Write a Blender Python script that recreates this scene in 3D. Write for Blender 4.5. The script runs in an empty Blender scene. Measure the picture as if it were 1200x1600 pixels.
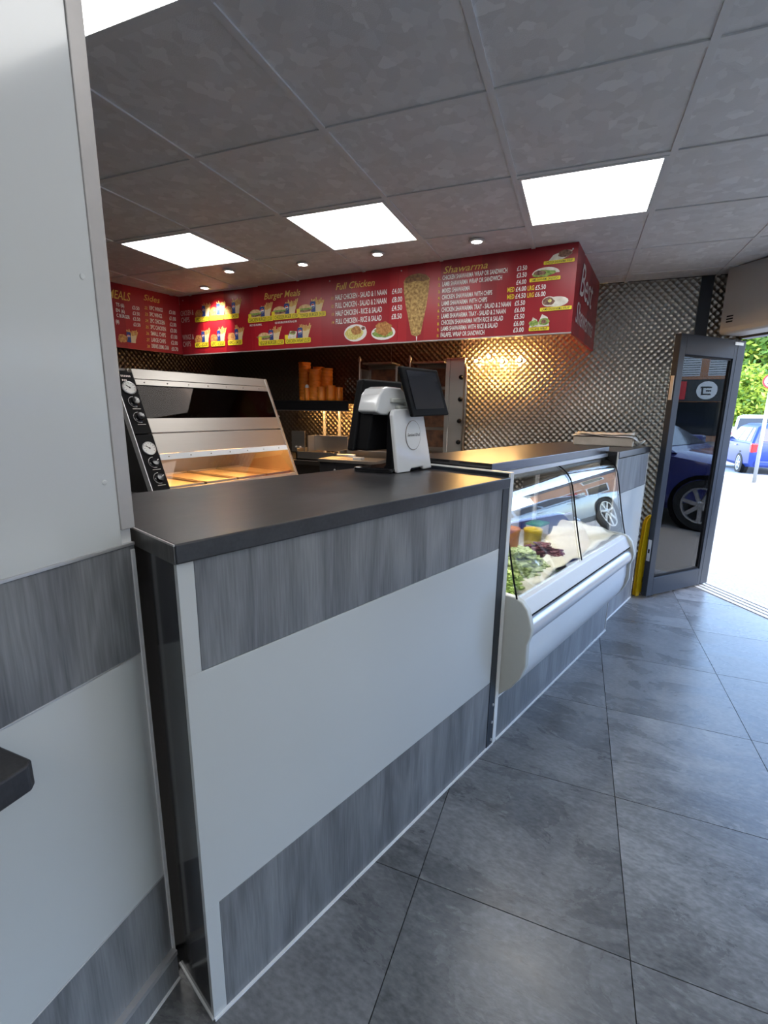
import bpy, bmesh, math, random
from mathutils import Vector, Matrix
random.seed(7)
scn = bpy.context.scene
COL = scn.collection
R = math.radians
PI = math.pi

# ------------------------------------------------------------------ camera
CAM_YAW, CAM_PITCH, CAM_ROLL, FPX, CAM_H = 21.73, -12.17, 0.756, 739.3, 1.35
cam_d = bpy.data.cameras.new('camera'); cam = bpy.data.objects.new('camera', cam_d); COL.objects.link(cam)
y_, p_, r_ = R(CAM_YAW), R(CAM_PITCH), R(CAM_ROLL)
fwd = Vector((-math.sin(y_)*math.cos(p_), math.cos(y_)*math.cos(p_), math.sin(p_)))
rt = Vector((math.cos(y_), math.sin(y_), 0)); up = rt.cross(fwd)
rt2 = rt*math.cos(r_) + up*math.sin(r_); up2 = -rt*math.sin(r_) + up*math.cos(r_)
cam.matrix_world = Matrix(((rt2.x, up2.x, -fwd.x, 0), (rt2.y, up2.y, -fwd.y, 0), (rt2.z, up2.z, -fwd.z, CAM_H), (0, 0, 0, 1)))
cam_d.sensor_fit = 'VERTICAL'; cam_d.sensor_height = 36; cam_d.sensor_width = 27
cam_d.lens = FPX*36/1600; cam_d.clip_start = .02; cam_d.clip_end = 300
scn.camera = cam

# ------------------------------------------------------------------ sky, sun, exposure
W = bpy.data.worlds.new('world'); scn.world = W; W.use_nodes = True
wn = W.node_tree.nodes; wl = W.node_tree.links
for n in list(wn): wn.remove(n)
wo = wn.new('ShaderNodeOutputWorld'); wb = wn.new('ShaderNodeBackground'); sky = wn.new('ShaderNodeTexSky')
sky.sky_type = 'NISHITA'; sky.sun_disc = False; sky.sun_elevation = R(52); sky.sun_rotation = R(135); sky.altitude = 50; sky.air_density = 1.0; sky.dust_density = 1.0
wb.inputs[1].default_value = 1.5
wl.new(sky.outputs[0], wb.inputs[0]); wl.new(wb.outputs[0], wo.inputs[0])
sd = bpy.data.lights.new('sun', 'SUN'); sd.energy = 5.0; sd.angle = R(.53); sd.color = (1, .95, .86)
so = bpy.data.objects.new('sun', sd); COL.objects.link(so)
SUN_TRAVEL = Vector((-.70*.62, .714*.62, -.785))
so.rotation_euler = SUN_TRAVEL.to_track_quat('-Z', 'Y').to_euler(); so.location = (3, -3, 12)
scn.view_settings.view_transform = 'Standard'; scn.view_settings.look = 'None'
scn.view_settings.gamma = 1; scn.view_settings.use_curve_mapping = False
scn.view_settings.exposure = 0.15

# ------------------------------------------------------------------ materials
def nodes_of(name):
    m = bpy.data.materials.new(name); m.use_nodes = True
    nt = m.node_tree; b = nt.nodes['Principled BSDF']
    return m, nt, b
def N(nt, t, **k):
    n = nt.nodes.new(t)
    for a, v in k.items(): setattr(n, a, v)
    return n
def plain(name, col, rough=.5, metal=0, coat=0, emit=None, es=0, spec=None, trans=0, grain=.04, gs=40):
    m, nt, b = nodes_of(name)
    b.inputs['Roughness'].default_value = rough; b.inputs['Metallic'].default_value = metal
    b.inputs['Coat Weight'].default_value = coat
    if spec is not None: b.inputs['Specular IOR Level'].default_value = spec
    if trans: b.inputs['Transmission Weight'].default_value = trans
    if emit: b.inputs['Emission Color'].default_value = (*emit, 1); b.inputs['Emission Strength'].default_value = es
    tc = N(nt, 'ShaderNodeTexCoord'); no = N(nt, 'ShaderNodeTexNoise'); no.inputs['Scale'].default_value = gs; no.inputs['Detail'].default_value = 3
    nt.links.new(tc.outputs['Object'], no.inputs['Vector'])
    mx = N(nt, 'ShaderNodeMix', data_type='RGBA')
    lo = [max(0, c*(1-grain*2)) for c in col]; hi = [min(1, c*(1+grain*2)) for c in col]
    mx.inputs['A'].default_value = (*lo, 1); mx.inputs['B'].default_value = (*hi, 1)
    nt.links.new(no.outputs['Fac'], mx.inputs['Factor']); nt.links.new(mx.outputs['Result'], b.inputs['Base Color'])
    return m
def ramp(nt, stops):
    r = N(nt, 'ShaderNodeValToRGB'); e = r.color_ramp.elements
    while len(e) < len(stops): e.new(.5)
    for i, (p, c) in enumerate(stops): e[i].position = p; e[i].color = (*c, 1)
    return r
def bump(nt, b, src, strength, dist):
    bp = N(nt, 'ShaderNodeBump'); bp.inputs['Strength'].default_value = strength; bp.inputs['Distance'].default_value = dist
    nt.links.new(src, bp.inputs['Height']); nt.links.new(bp.outputs['Normal'], b.inputs['Normal']); return bp
def mapping(nt, scale=(1, 1, 1), rot=(0, 0, 0), src='Object', rnd=False):
    tc = N(nt, 'ShaderNodeTexCoord'); mp = N(nt, 'ShaderNodeMapping')
    mp.inputs['Scale'].default_value = scale; mp.inputs['Rotation'].default_value = rot
    if rnd:
        oi = N(nt, 'ShaderNodeObjectInfo'); mu = N(nt, 'ShaderNodeMath', operation='MULTIPLY'); mu.inputs[1].default_value = 37.0
        ad = N(nt, 'ShaderNodeVectorMath', operation='ADD')
        nt.links.new(oi.outputs['Random'], mu.inputs[0]); nt.links.new(tc.outputs[src], ad.inputs[0]); nt.links.new(mu.outputs[0], ad.inputs[1])
        nt.links.new(ad.outputs[0], mp.inputs['Vector'])
    else: nt.links.new(tc.outputs[src], mp.inputs['Vector'])
    return mp.outputs['Vector']
def wood(name, c0, c1, c2, rough=.32):
    m, nt, b = nodes_of(name)
    v = mapping(nt, (6, 6, .8))
    n1 = N(nt, 'ShaderNodeTexNoise'); n1.inputs['Scale'].default_value = 1.6; n1.inputs['Detail'].default_value = 3; n1.inputs['Distortion'].default_value = .6
    nt.links.new(v, n1.inputs['Vector'])
    mu = N(nt, 'ShaderNodeMath', operation='MULTIPLY'); mu.inputs[1].default_value = 7; fr = N(nt, 'ShaderNodeMath', operation='PINGPONG'); fr.inputs[1].default_value = 1
    nt.links.new(n1.outputs['Fac'], mu.inputs[0]); nt.links.new(mu.outputs[0], fr.inputs[0])
    v2 = mapping(nt, (150, 150, 7)); n2 = N(nt, 'ShaderNodeTexNoise'); n2.inputs['Scale'].default_value = 1.4; n2.inputs['Detail'].default_value = 4
    nt.links.new(v2, n2.inputs['Vector'])
    v3 = mapping(nt, (9, 9, 1.2)); n3 = N(nt, 'ShaderNodeTexNoise'); n3.inputs['Scale'].default_value = 1.2; n3.inputs['Detail'].default_value = 4; nt.links.new(v3, n3.inputs['Vector'])
    mx = N(nt, 'ShaderNodeMix', data_type='FLOAT'); mx.inputs['Factor'].default_value = .68
    nt.links.new(fr.outputs[0], mx.inputs['A']); nt.links.new(n2.outputs['Fac'], mx.inputs['B'])
    m2 = N(nt, 'ShaderNodeMix', data_type='FLOAT'); m2.inputs['Factor'].default_value = .45
    nt.links.new(mx.outputs['Result'], m2.inputs['A']); nt.links.new(n3.outputs['Fac'], m2.inputs['B'])
    r = ramp(nt, [(.3, c0), (.5, c1), (.7, c2)]); nt.links.new(m2.outputs['Result'], r.inputs['Fac'])
    nt.links.new(r.outputs['Color'], b.inputs['Base Color']); b.inputs['Roughness'].default_value = rough
    bump(nt, b, mx.outputs['Result'], .08, .002)
    return m
def slate(name, c0, c1, c2, rough=(.22, .42), sc=1.0, rnd=True, bs=.25):
    m, nt, b = nodes_of(name)
    v = mapping(nt, (sc, sc*1.9, sc), (0, 0, .5), rnd=rnd)
    n1 = N(nt, 'ShaderNodeTexNoise'); n1.inputs['Scale'].default_value = 2.0; n1.inputs['Detail'].default_value = 9; n1.inputs['Roughness'].default_value = .66; n1.inputs['Distortion'].default_value = .7
    nt.links.new(v, n1.inputs['Vector'])
    n2 = N(nt, 'ShaderNodeTexNoise'); n2.inputs['Scale'].default_value = 45; n2.inputs['Detail'].default_value = 5
    nt.links.new(v, n2.inputs['Vector'])
    mx = N(nt, 'ShaderNodeMix', data_type='FLOAT'); mx.inputs['Factor'].default_value = .34
    nt.links.new(n1.outputs['Fac'], mx.inputs['A']); nt.links.new(n2.outputs['Fac'], mx.inputs['B'])
    r = ramp(nt, [(.33, c0), (.5, c1), (.66, c2)]); nt.links.new(mx.outputs['Result'], r.inputs['Fac'])
    hs_ = N(nt, 'ShaderNodeHueSaturation'); nt.links.new(r.outputs['Color'], hs_.inputs['Color'])
    if rnd:
        oi = N(nt, 'ShaderNodeObjectInfo'); vr = N(nt, 'ShaderNodeMapRange'); vr.inputs['To Min'].default_value = .82; vr.inputs['To Max'].default_value = 1.16
        nt.links.new(oi.outputs['Random'], vr.inputs['Value']); nt.links.new(vr.outputs['Result'], hs_.inputs['Value'])
    nt.links.new(hs_.outputs['Color'], b.inputs['Base Color'])
    mr = N(nt, 'ShaderNodeMapRange'); mr.inputs['From Min'].default_value = .3; mr.inputs['From Max'].default_value = .7
    mr.inputs['To Min'].default_value = rough[0]; mr.inputs['To Max'].default_value = rough[1]
    nt.links.new(n1.outputs['Fac'], mr.inputs['Value']); nt.links.new(mr.outputs['Result'], b.inputs['Roughness'])
    bump(nt, b, mx.outputs['Result'], bs, .004)
    return m
def ceil_mat():
    m, nt, b = nodes_of('ceiling_tile_vinyl')
    v = mapping(nt, rnd=True)
    vo = N(nt, 'ShaderNodeTexVoronoi'); vo.distance = 'MANHATTAN'; vo.inputs['Scale'].default_value = 21
    nt.links.new(v, vo.inputs['Vector'])
    no = N(nt, 'ShaderNodeTexNoise'); no.inputs['Scale'].default_value = 330; no.inputs['Detail'].default_value = 2
    nt.links.new(v, no.inputs['Vector'])
    sp = N(nt, 'ShaderNodeSeparateColor'); nt.links.new(vo.outputs['Color'], sp.inputs[0])
    r = ramp(nt, [(0, (.70, .695, .695)), (.5, (.745, .74, .745)), (.85, (.785, .785, .79)), (1, (.86, .86, .865))])
    nt.links.new(sp.outputs[0], r.inputs['Fac']); nt.links.new(r.outputs['Color'], b.inputs['Base Color'])
    mr = N(nt, 'ShaderNodeMapRange'); mr.inputs['To Min'].default_value = .38; mr.inputs['To Max'].default_value = .6
    nt.links.new(sp.outputs[1], mr.inputs['Value']); nt.links.new(mr.outputs['Result'], b.inputs['Roughness'])
    bump(nt, b, no.outputs['Fac'], .35, .002)
    return m
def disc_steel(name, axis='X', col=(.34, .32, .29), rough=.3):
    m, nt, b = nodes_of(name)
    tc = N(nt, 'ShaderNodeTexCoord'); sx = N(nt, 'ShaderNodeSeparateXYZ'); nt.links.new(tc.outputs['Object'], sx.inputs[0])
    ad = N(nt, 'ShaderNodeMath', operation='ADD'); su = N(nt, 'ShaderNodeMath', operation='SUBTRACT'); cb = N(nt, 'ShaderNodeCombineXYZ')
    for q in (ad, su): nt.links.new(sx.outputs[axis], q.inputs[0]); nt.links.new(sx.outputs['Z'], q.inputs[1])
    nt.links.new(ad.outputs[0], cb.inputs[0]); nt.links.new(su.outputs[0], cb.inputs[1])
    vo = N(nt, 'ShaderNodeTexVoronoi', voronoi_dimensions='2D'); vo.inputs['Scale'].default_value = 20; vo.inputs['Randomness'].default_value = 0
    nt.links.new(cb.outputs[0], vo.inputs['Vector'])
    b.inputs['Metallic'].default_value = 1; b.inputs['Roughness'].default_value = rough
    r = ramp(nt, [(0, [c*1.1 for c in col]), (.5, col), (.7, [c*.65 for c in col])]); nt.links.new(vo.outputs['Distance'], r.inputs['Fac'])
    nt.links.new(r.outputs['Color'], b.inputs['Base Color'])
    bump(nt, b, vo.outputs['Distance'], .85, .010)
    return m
def brushed(name, col, rough=.3, axis=(1, 60, 60)):
    m, nt, b = nodes_of(name)
    v = mapping(nt, axis); no = N(nt, 'ShaderNodeTexNoise'); no.inputs['Scale'].default_value = 6; no.inputs['Detail'].default_value = 4
    nt.links.new(v, no.inputs['Vector'])
    b.inputs['Metallic'].default_value = 1
    r = ramp(nt, [(.2, [c*.93 for c in col]), (.8, col)]); nt.links.new(no.outputs['Fac'], r.inputs['Fac']); nt.links.new(r.outputs['Color'], b.inputs['Base Color'])
    mr = N(nt, 'ShaderNodeMapRange'); mr.inputs['To Min'].default_value = rough*.94; mr.inputs['To Max'].default_value = rough*1.06
    nt.links.new(no.outputs['Fac'], mr.inputs['Value']); nt.links.new(mr.outputs['Result'], b.inputs['Roughness'])
    return m
def thin_glass(name, tint=(1, 1, 1), refl=1.0, ior=1.5):
    m = bpy.data.materials.new(name); m.use_nodes = True; nt = m.node_tree
    for n in list(nt.nodes): nt.nodes.remove(n)
    o = N(nt, 'ShaderNodeOutputMaterial'); mx = N(nt, 'ShaderNodeMixShader'); t = N(nt, 'ShaderNodeBsdfTransparent'); g = N(nt, 'ShaderNodeBsdfGlossy')
    t.inputs[0].default_value = (*tint, 1); g.inputs['Roughness'].default_value = 0.0
    fr = N(nt, 'ShaderNodeFresnel'); fr.inputs[0].default_value = ior
    mu = N(nt, 'ShaderNodeMath', operation='MULTIPLY', use_clamp=True); mu.inputs[1].default_value = refl
    nt.links.new(fr.outputs[0], mu.inputs[0]); nt.links.new(mu.outputs[0], mx.inputs[0])
    nt.links.new(t.outputs[0], mx.inputs[1]); nt.links.new(g.outputs[0], mx.inputs[2]); nt.links.new(mx.outputs[0], o.inputs[0])
    return m
def red_print():
    m, nt, b = nodes_of('red_board_print')
    v = mapping(nt, (1, 0, 0)); no = N(nt, 'ShaderNodeTexNoise', noise_dimensions='1D') if False else N(nt, 'ShaderNodeTexVoronoi', voronoi_dimensions='1D')
    sx = N(nt, 'ShaderNodeSeparateXYZ'); nt.links.new(v, sx.inputs[0]); no.inputs['Scale'].default_value = 7
    nt.links.new(sx.outputs[0], no.inputs['W'])
    sp = N(nt, 'ShaderNodeSeparateColor'); nt.links.new(no.outputs['Color'], sp.inputs[0])
    r = ramp(nt, [(0, (.27, .006, .016)), (1, (.42, .014, .024))]); nt.links.new(sp.outputs[0], r.inputs['Fac'])
    nt.links.new(r.outputs['Color'], b.inputs['Base Color']); b.inputs['Roughness'].default_value = .35
    return m
def mottled(name, c0, c1, scale=30, rough=.6, bs=.3):
    m, nt, b = nodes_of(name); v = mapping(nt); no = N(nt, 'ShaderNodeTexNoise'); no.inputs['Scale'].default_value = scale; no.inputs['Detail'].default_value = 6
    nt.links.new(v, no.inputs['Vector']); r = ramp(nt, [(.35, c0), (.65, c1)]); nt.links.new(no.outputs['Fac'], r.inputs['Fac'])
    nt.links.new(r.outputs['Color'], b.inputs['Base Color']); b.inputs['Roughness'].default_value = rough
    if bs: bump(nt, b, no.outputs['Fac'], bs, .004)
    return m
def leaf_mat(name, c0, c1):
    m, nt, b = nodes_of(name); v = mapping(nt); no = N(nt, 'ShaderNodeTexNoise'); no.inputs['Scale'].default_value = .9; no.inputs['Detail'].default_value = 5
    nt.links.new(v, no.inputs['Vector']); r = ramp(nt, [(.35, c0), (.65, c1)]); nt.links.new(no.outputs['Fac'], r.inputs['Fac'])
    nt.links.new(r.outputs['Color'], b.inputs['Base Color']); b.inputs['Roughness'].default_value = .55
    tr = N(nt, 'ShaderNodeBsdfTranslucent'); nt.links.new(r.outputs['Color'], tr.inputs[0]); mx = N(nt, 'ShaderNodeMixShader'); mx.inputs[0].default_value = .4
    o = nt.nodes['Material Output']; nt.links.new(b.outputs[0], mx.inputs[1]); nt.links.new(tr.outputs[0], mx.inputs[2]); nt.links.new(mx.outputs[0], o.inputs[0])
    return m
def brick_mat():
    m, nt, b = nodes_of('street_brick'); v = mapping(nt, (1, 1, 1), (R(90), 0, 0)); br = N(nt, 'ShaderNodeTexBrick')
    br.inputs['Scale'].default_value = 4; br.inputs['Color1'].default_value = (.42, .16, .07, 1); br.inputs['Color2'].default_value = (.5, .22, .1, 1); br.inputs['Mortar'].default_value = (.5, .45, .4, 1)
    nt.links.new(v, br.inputs['Vector']); nt.links.new(br.outputs['Color'], b.inputs['Base Color']); b.inputs['Roughness'].default_value = .8
    return m

M = dict(
    white_panel=plain('white_gloss_panel', (.53, .545, .538), .15, coat=.15, grain=.01, gs=3),
    wood=wood('grey_wood_laminate', (.085, .088, .094), (.165, .17, .18), (.25, .257, .27)),
    black_panel=plain('black_gloss_panel', (.018, .018, .02), .16, coat=.3, grain=.1, gs=6),
    worktop=slate('charcoal_worktop', (.016, .016, .018), (.027, .027, .030), (.042, .042, .046), (.30, .36), 3, False, .01),
    slab=brushed('grey_laminate_slab', (.16, .155, .165), .3, (1, 30, 30)),
    ply=wood('worktop_end_grain', (.03, .03, .03), (.06, .058, .055), (.12, .115, .11)),
    white_trim=plain('white_plastic_trim', (.72, .73, .73), .35),
    alu=plain('aluminium_trim', (.56, .56, .57), .35, metal=.6, grain=.02),
    alu_grey=plain('grey_wall_end_trim', (.42, .40, .385), .45, metal=.25, grain=.03),
    anthracite=plain('anthracite_frame', (.022, .027, .036), .38, spec=.3),
    black=plain('black_plastic', (.005, .005, .006), .55, spec=.12),
    black_gloss=plain('black_glossy_plastic', (.008, .008, .01), .12),
    white_gloss=plain('white_glossy_plastic', (.78, .79, .8), .1, coat=.6, grain=.01),
    grey_plastic=plain('pale_grey_plastic', (.55, .57, .54), .42, grain=.015),
    light_grey=plain('light_grey_coated_metal', (.66, .69, .72), .28, grain=.01),
    steel=brushed('brushed_steel', (.40, .375, .345), .42),
    steel_dark=brushed('dark_brushed_steel', (.28, .25, .22), .35),
    disc=disc_steel('engine_turned_steel'), disc_y=disc_steel('engine_turned_steel_side', 'Y', (.13, .115, .10), .34), disc_d=disc_steel('dark_engine_turned_steel', 'X', (.13, .115, .10), .34),  # same disc pattern, in a darker tone for the kitchen sheets
    glass=thin_glass('clear_glass', (.96, .98, .97), 1.0),
    cab_dark=thin_glass('tinted_cabinet_glass', (.34, .29, .26), .2), cab_glass=thin_glass('cabinet_glass', (.97, .95, .93), .2),
    case_glass=thin_glass('display_glass', (.98, .99, .985), .5),
    pane=thin_glass('window_glass', (.95, .97, .97), 1.0),
    floor=slate('slate_floor_tile', (.070, .073, .076), (.145, .149, .153), (.25, .255, .26), (.2, .36), 1.15),
    grout=plain('dark_grout', (.03, .032, .034), .8),
    ceil=ceil_mat(), grid=plain('ceiling_grid_metal', (.74, .735, .735), .5, grain=.02),
    soffit=plain('ceiling_void_grey', (.2, .2, .2), .8),
    diffuser=plain('light_panel_diffuser', (.9, .9, .9), .6, emit=(1, .99, .97), es=7.0),
    spot=plain('downlight_lens', (.9, .9, .9), .3, emit=(1, .93, .85), es=25),
    orb=plain('warm_orb', (.9, .8, .5), .3, emit=(1, .68, .3), es=400),
    heat2=plain('gantry_heat_element', (.9, .5, .2), .4, emit=(1, .5, .15), es=260), heat=plain('heat_element', (.9, .5, .2), .4, emit=(1, .46, .12), es=150),
    tube=plain('added_tube_light', (.9, .9, .9), .4, emit=(1, .98, .94), es=65),  # glow of the light tube added inside the display case
    red=red_print(), red_plain=plain('red_board_edge', (.34, .01, .02), .4),
    t_white=plain('print_white', (.86, .84, .82), .5, grain=0), t_yellow=plain('print_yellow', (.85, .68, .03), .5, grain=0),
    t_gold=plain('print_gold', (.78, .55, .12), .5, grain=0), t_black=plain('print_black', (.03, .02, .02), .5, grain=0), t_cream=plain('print_cream', (.75, .66, .62), .5, grain=0),
    chips=mottled('print_chips', (.72, .45, .1), (.85, .66, .25), 90, bs=0), carton=plain('print_carton', (.75, .6, .36), .5), can=plain('print_can_blue', (.02, .05, .24), .5),
    fried=mottled('print_fried_chicken', (.32, .12, .03), (.62, .32, .1), 60, bs=0), bun=mottled('print_bun', (.6, .36, .14), (.78, .58, .33), 40, bs=0),
    lett=mottled('print_lettuce', (.12, .25, .04), (.38, .48, .12), 60, bs=0), kebab=mottled('print_kebab_meat', (.24, .12, .03), (.62, .42, .15), 55, bs=0),
    kebab_dark=mottled('print_kebab_top', (.12, .05, .02), (.3, .16, .06), 60, bs=0), wrap=mottled('print_wrap', (.62, .57, .48), (.82, .79, .72), 25, bs=0),
    beef=mottled('print_meat', (.1, .04, .03), (.35, .18, .12), 70, bs=0), rice=mottled('print_rice', (.6, .5, .1), (.8, .74, .3), 90, bs=0), cred=plain('print_logo_red', (.6, .03, .04), .5),
    orange=plain('orange_cup_plastic', (.78, .24, .02), .4), amber=mottled('ceramic_burner', (.05, .02, .01), (.16, .07, .03), 14),
    yellow=plain('yellow_sign_plastic', (.78, .52, .01), .38), screen=plain('dark_screen', (.03, .032, .04), .06, coat=.4),
    dial=plain('white_dial', (.75, .75, .72), .4), cream=mottled('cream_sheet', (.72, .69, .55), (.80, .77, .64), 12, bs=.1),
    paper=mottled('brown_paper', (.42, .36, .29), (.52, .46, .39), 14, bs=.15), paper_w=plain('off_white_paper', (.66, .63, .58), .7),
    lettuce=mottled('lettuce_pieces', (.34, .46, .14), (.62, .70, .38), 50), cucumber=mottled('green_pepper_pieces', (.26, .42, .06), (.5, .62, .2), 50), onion=mottled('red_onion_pieces', (.07, .01, .02), (.2, .04, .06), 60),
    tray=brushed('steel_tray', (.55, .55, .54), .25), maroon=plain('maroon_tub', (.16, .02, .07), .35), tuborange=plain('orange_tub', (.5, .2, .06), .35), tubyellow=plain('yellow_tub', (.6, .45, .03), .35), green=plain('green_lid', (.02, .22, .08), .4),
    pave=mottled('pale_paving', (.19, .18, .155), (.27, .255, .225), 60, .85, .2), road=mottled('grey_tarmac', (.33, .33, .34), (.42, .42, .43), 80, .85, .2),
    car_blue=plain('blue_car_paint', (.004, .025, .19), .45, coat=.05, grain=.01), car_navy=plain('navy_car_paint', (.05, .055, .19), .15, coat=1, grain=.01), car_white=plain('white_van_paint', (.78, .79, .8), .2, coat=.8, grain=.01), car_red=plain('red_car_paint', (.38, .02, .02), .2, coat=.8), car_silver=plain('silver_car_paint', (.4, .45, .48), .25, metal=.5, coat=.8),
    car_glass=plain('car_window', (.02, .024, .028), .05, coat=.5), tyre=plain('tyre_rubber', (.02, .02, .02), .8), rim=plain('alloy_rim', (.62, .63, .65), .25, metal=.8), lamp_red=plain('tail_lamp_red', (.5, .015, .02), .12, coat=.5), lamp_w=plain('headlamp_clear', (.7, .72, .75), .08, coat=.6),
    plate_y=plain('number_plate_yellow', (.75, .55, .06), .4), bark=mottled('tree_bark', (.08, .06, .04), (.16, .12, .09), 8, .9), leaf=leaf_mat('tree_leaves_mid', (.05, .14, .02), (.20, .34, .06)), leaf2=leaf_mat('tree_leaves_bright', (.22, .36, .03), (.48, .56, .08)), leaf3=leaf_mat('tree_leaves_dark', (.02, .07, .02), (.08, .18, .05)),
    pole=plain('galvanised_pole', (.42, .43, .44), .45, metal=.4), sign_red=plain('road_sign_red', (.6, .03, .04), .35), brick=brick_mat(), fascia=plain('dark_fascia', (.035, .037, .04), .4), blind=plain('white_window_blind', (.62, .63, .64), .6), shutter=plain('beige_shutter_box', (.40, .385, .36), .5, grain=.015), kitchen=plain('kitchen_dark_wall', (.05, .045, .04), .6), tile_dark=plain('kitchen_floor_vinyl', (.05, .05, .05), .5),
)

# ------------------------------------------------------------------ mesh helpers
class MB:
    def __init__(s): s.v = []; s.f = []; s.m = []
    def add(s, vs, fs, mi=0):
        o = len(s.v); s.v += [tuple(p) for p in vs]
        for f in fs: s.f.append(tuple(i+o for i in f)); s.m.append(mi)
        return s
    def box(s, x0, x1, y0, y1, z0, z1, mi=0, mat=None):
        vs = [(x, y, z) for x in (x0, x1) for y in (y0, y1) for z in (z0, z1)]
        if mat is not None: vs = [tuple(mat @ Vector(p)) for p in vs]
        return s.add(vs, [(0, 1, 3, 2), (4, 6, 7, 5), (0, 4, 5, 1), (2, 3, 7, 6), (0, 2, 6, 4), (1, 5, 7, 3)], mi)
    def prism(s, pts, ax, a, b, mi=0):
        def P(p, t): return {'x': (t, p[0], p[1]), 'y': (p[0], t, p[1]), 'z': (p[0], p[1], t)}[ax]
        n = len(pts); vs = [P(p, a) for p in pts] + [P(p, b) for p in pts]
        return s.add(vs, [tuple(range(n))[::-1], tuple(range(n, 2*n))] + [(i, (i+1) % n, n+(i+1) % n, n+i) for i in range(n)], mi)
    def strip(s, pts, ax, a, b, th, mi=0):      # a bent sheet: open profile with thickness
        q = []
        for i, p in enumerate(pts):
            p0 = Vector(pts[max(0, i-1)]); p1 = Vector(pts[min(len(pts)-1, i+1)]); d = (p1-p0).normalized(); nrm = Vector((-d.y, d.x)); q.append(tuple(Vector(p)+nrm*th))
        return s.loftprism(pts, q, ax, a, b, mi)
    def loftprism(s, p, q, ax, a, b, mi=0):
        def P(c, t): return {'x': (t, c[0], c[1]), 'y': (c[0], t, c[1]), 'z': (c[0], c[1], t)}[ax]
        n = len(p); vs = [P(c, a) for c in p]+[P(c, b) for c in p]+[P(c, a) for c in q]+[P(c, b) for c in q]; fs = []
        for i in range(n-1):
            fs += [(i, i+1, n+i+1, n+i), (2*n+i, 3*n+i, 3*n+i+1, 2*n+i+1), (i, 2*n+i, 2*n+i+1, i+1), (n+i, n+i+1, 3*n+i+1, 3*n+i)]
        fs += [(0, n, 3*n, 2*n), (n-1, 3*n-1, 4*n-1, 2*n-1)]
        return s.add(vs, fs, mi)
    def tube(s, path, r, n=8, mi=0):
        path = [Vector(p) for p in path]; rings = []
        for i, p in enumerate(path):
            d = (path[min(i+1, len(path)-1)] - path[max(0, i-1)]).normalized()
            a = d.cross(Vector((0, 0, 1))) if abs(d.z) < .95 else d.cross(Vector((1, 0, 0))); a.normalize(); b = d.cross(a)
            rr = r[i] if isinstance(r, (list, tuple)) else r
            rings.append([p + (a*math.cos(2*PI*k/n) + b*math.sin(2*PI*k/n))*rr for k in range(n)])
        vs = [v for g in rings for v in g]; fs = []
        for i in range(len(rings)-1):
            for k in range(n): fs.append((i*n+k, i*n+(k+1) % n, (i+1)*n+(k+1) % n, (i+1)*n+k))
        fs += [tuple(range(n))[::-1], tuple(range((len(rings)-1)*n, len(rings)*n))]
        return s.add(vs, fs, mi)
    def lathe(s, prof, n=20, c=(0, 0, 0), mi=0, mat=None):
        vs = []; fs = []
        for r, z in prof:
            for k in range(n): vs.append(Vector((c[0]+r*math.cos(2*PI*k/n), c[1]+r*math.sin(2*PI*k/n), c[2]+z)))
        if mat is not None: vs = [mat @ v for v in vs]
        for i in range(len(prof)-1):
            for k in range(n): fs.append((i*n+k, i*n+(k+1) % n, (i+1)*n+(k+1) % n, (i+1)*n+k))
        fs += [tuple(range(n))[::-1], tuple(range((len(prof)-1)*n, len(prof)*n))]
        return s.add(vs, fs, mi)
    def ball(s, c, r, nu=10, nv=6, mi=0):
        r = r if isinstance(r, (tuple, list)) else (r, r, r)
        vs = [(c[0], c[1], c[2]-r[2])]; fs = []
        for j in range(1, nv):
            t = -PI/2+PI*j/nv
            for k in range(nu): vs.append((c[0]+r[0]*math.cos(t)*math.cos(2*PI*k/nu), c[1]+r[1]*math.cos(t)*math.sin(2*PI*k/nu), c[2]+r[2]*math.sin(t)))
        vs.append((c[0], c[1], c[2]+r[2])); L = len(vs)-1
        for k in range(nu): fs.append((0, 1+(k+1) % nu, 1+k)); fs.append((L, L-nu+k, L-nu+(k+1) % nu))
        for j in range(nv-2):
            for k in range(nu): a = 1+j*nu; fs.append((a+k, a+(k+1) % nu, a+nu+(k+1) % nu, a+nu+k))
        return s.add(vs, fs, mi)
    def mesh(s, name, mats, smooth=False, fix=True):
        me = bpy.data.meshes.new(name); me.from_pydata(s.v, [], s.f)
        for m in (mats if isinstance(mats, (list, tuple)) else [mats]): me.materials.append(M[m] if isinstance(m, str) else m)
        me.polygons.foreach_set('material_index', s.m)
        if smooth: me.polygons.foreach_set('use_smooth', [True]*len(s.f))
        if fix:
            b = bmesh.new(); b.from_mesh(me); bmesh.ops.recalc_face_normals(b, faces=b.faces); b.to_mesh(me); b.free()
        me.update(); return me
    def build(s, name, mats, parent=None, smooth=False, bevel=0, loc=None, fix=True, auto=False, seg=2):
        o = bpy.data.objects.new(name, s.mesh(name, mats, smooth or auto, fix)); COL.objects.link(o)
        if parent: o.parent = parent
        if loc: o.location = loc
        if bevel:
            md = o.modifiers.new('edge', 'BEVEL'); md.width = bevel; md.segments = seg; md.limit_method = 'ANGLE'; md.angle_limit = R(35)
        if auto: o.data.set_sharp_from_angle(angle=R(35))
        return o
def tag(o, label=None, cat=None, group=None, kind=None):
    for k, v in (('label', label), ('category', cat), ('group', group), ('kind', kind)):
        if v: o[k] = v
    return o
def thing(name, label, cat, loc=(0, 0, 0), rotz=0, group=None, kind=None):
    o = bpy.data.objects.new(name, None); COL.objects.link(o); o.location = loc; o.rotation_euler = (0, 0, rotz); o.empty_display_size = .1
    return tag(o, label, cat, group, kind)
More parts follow.
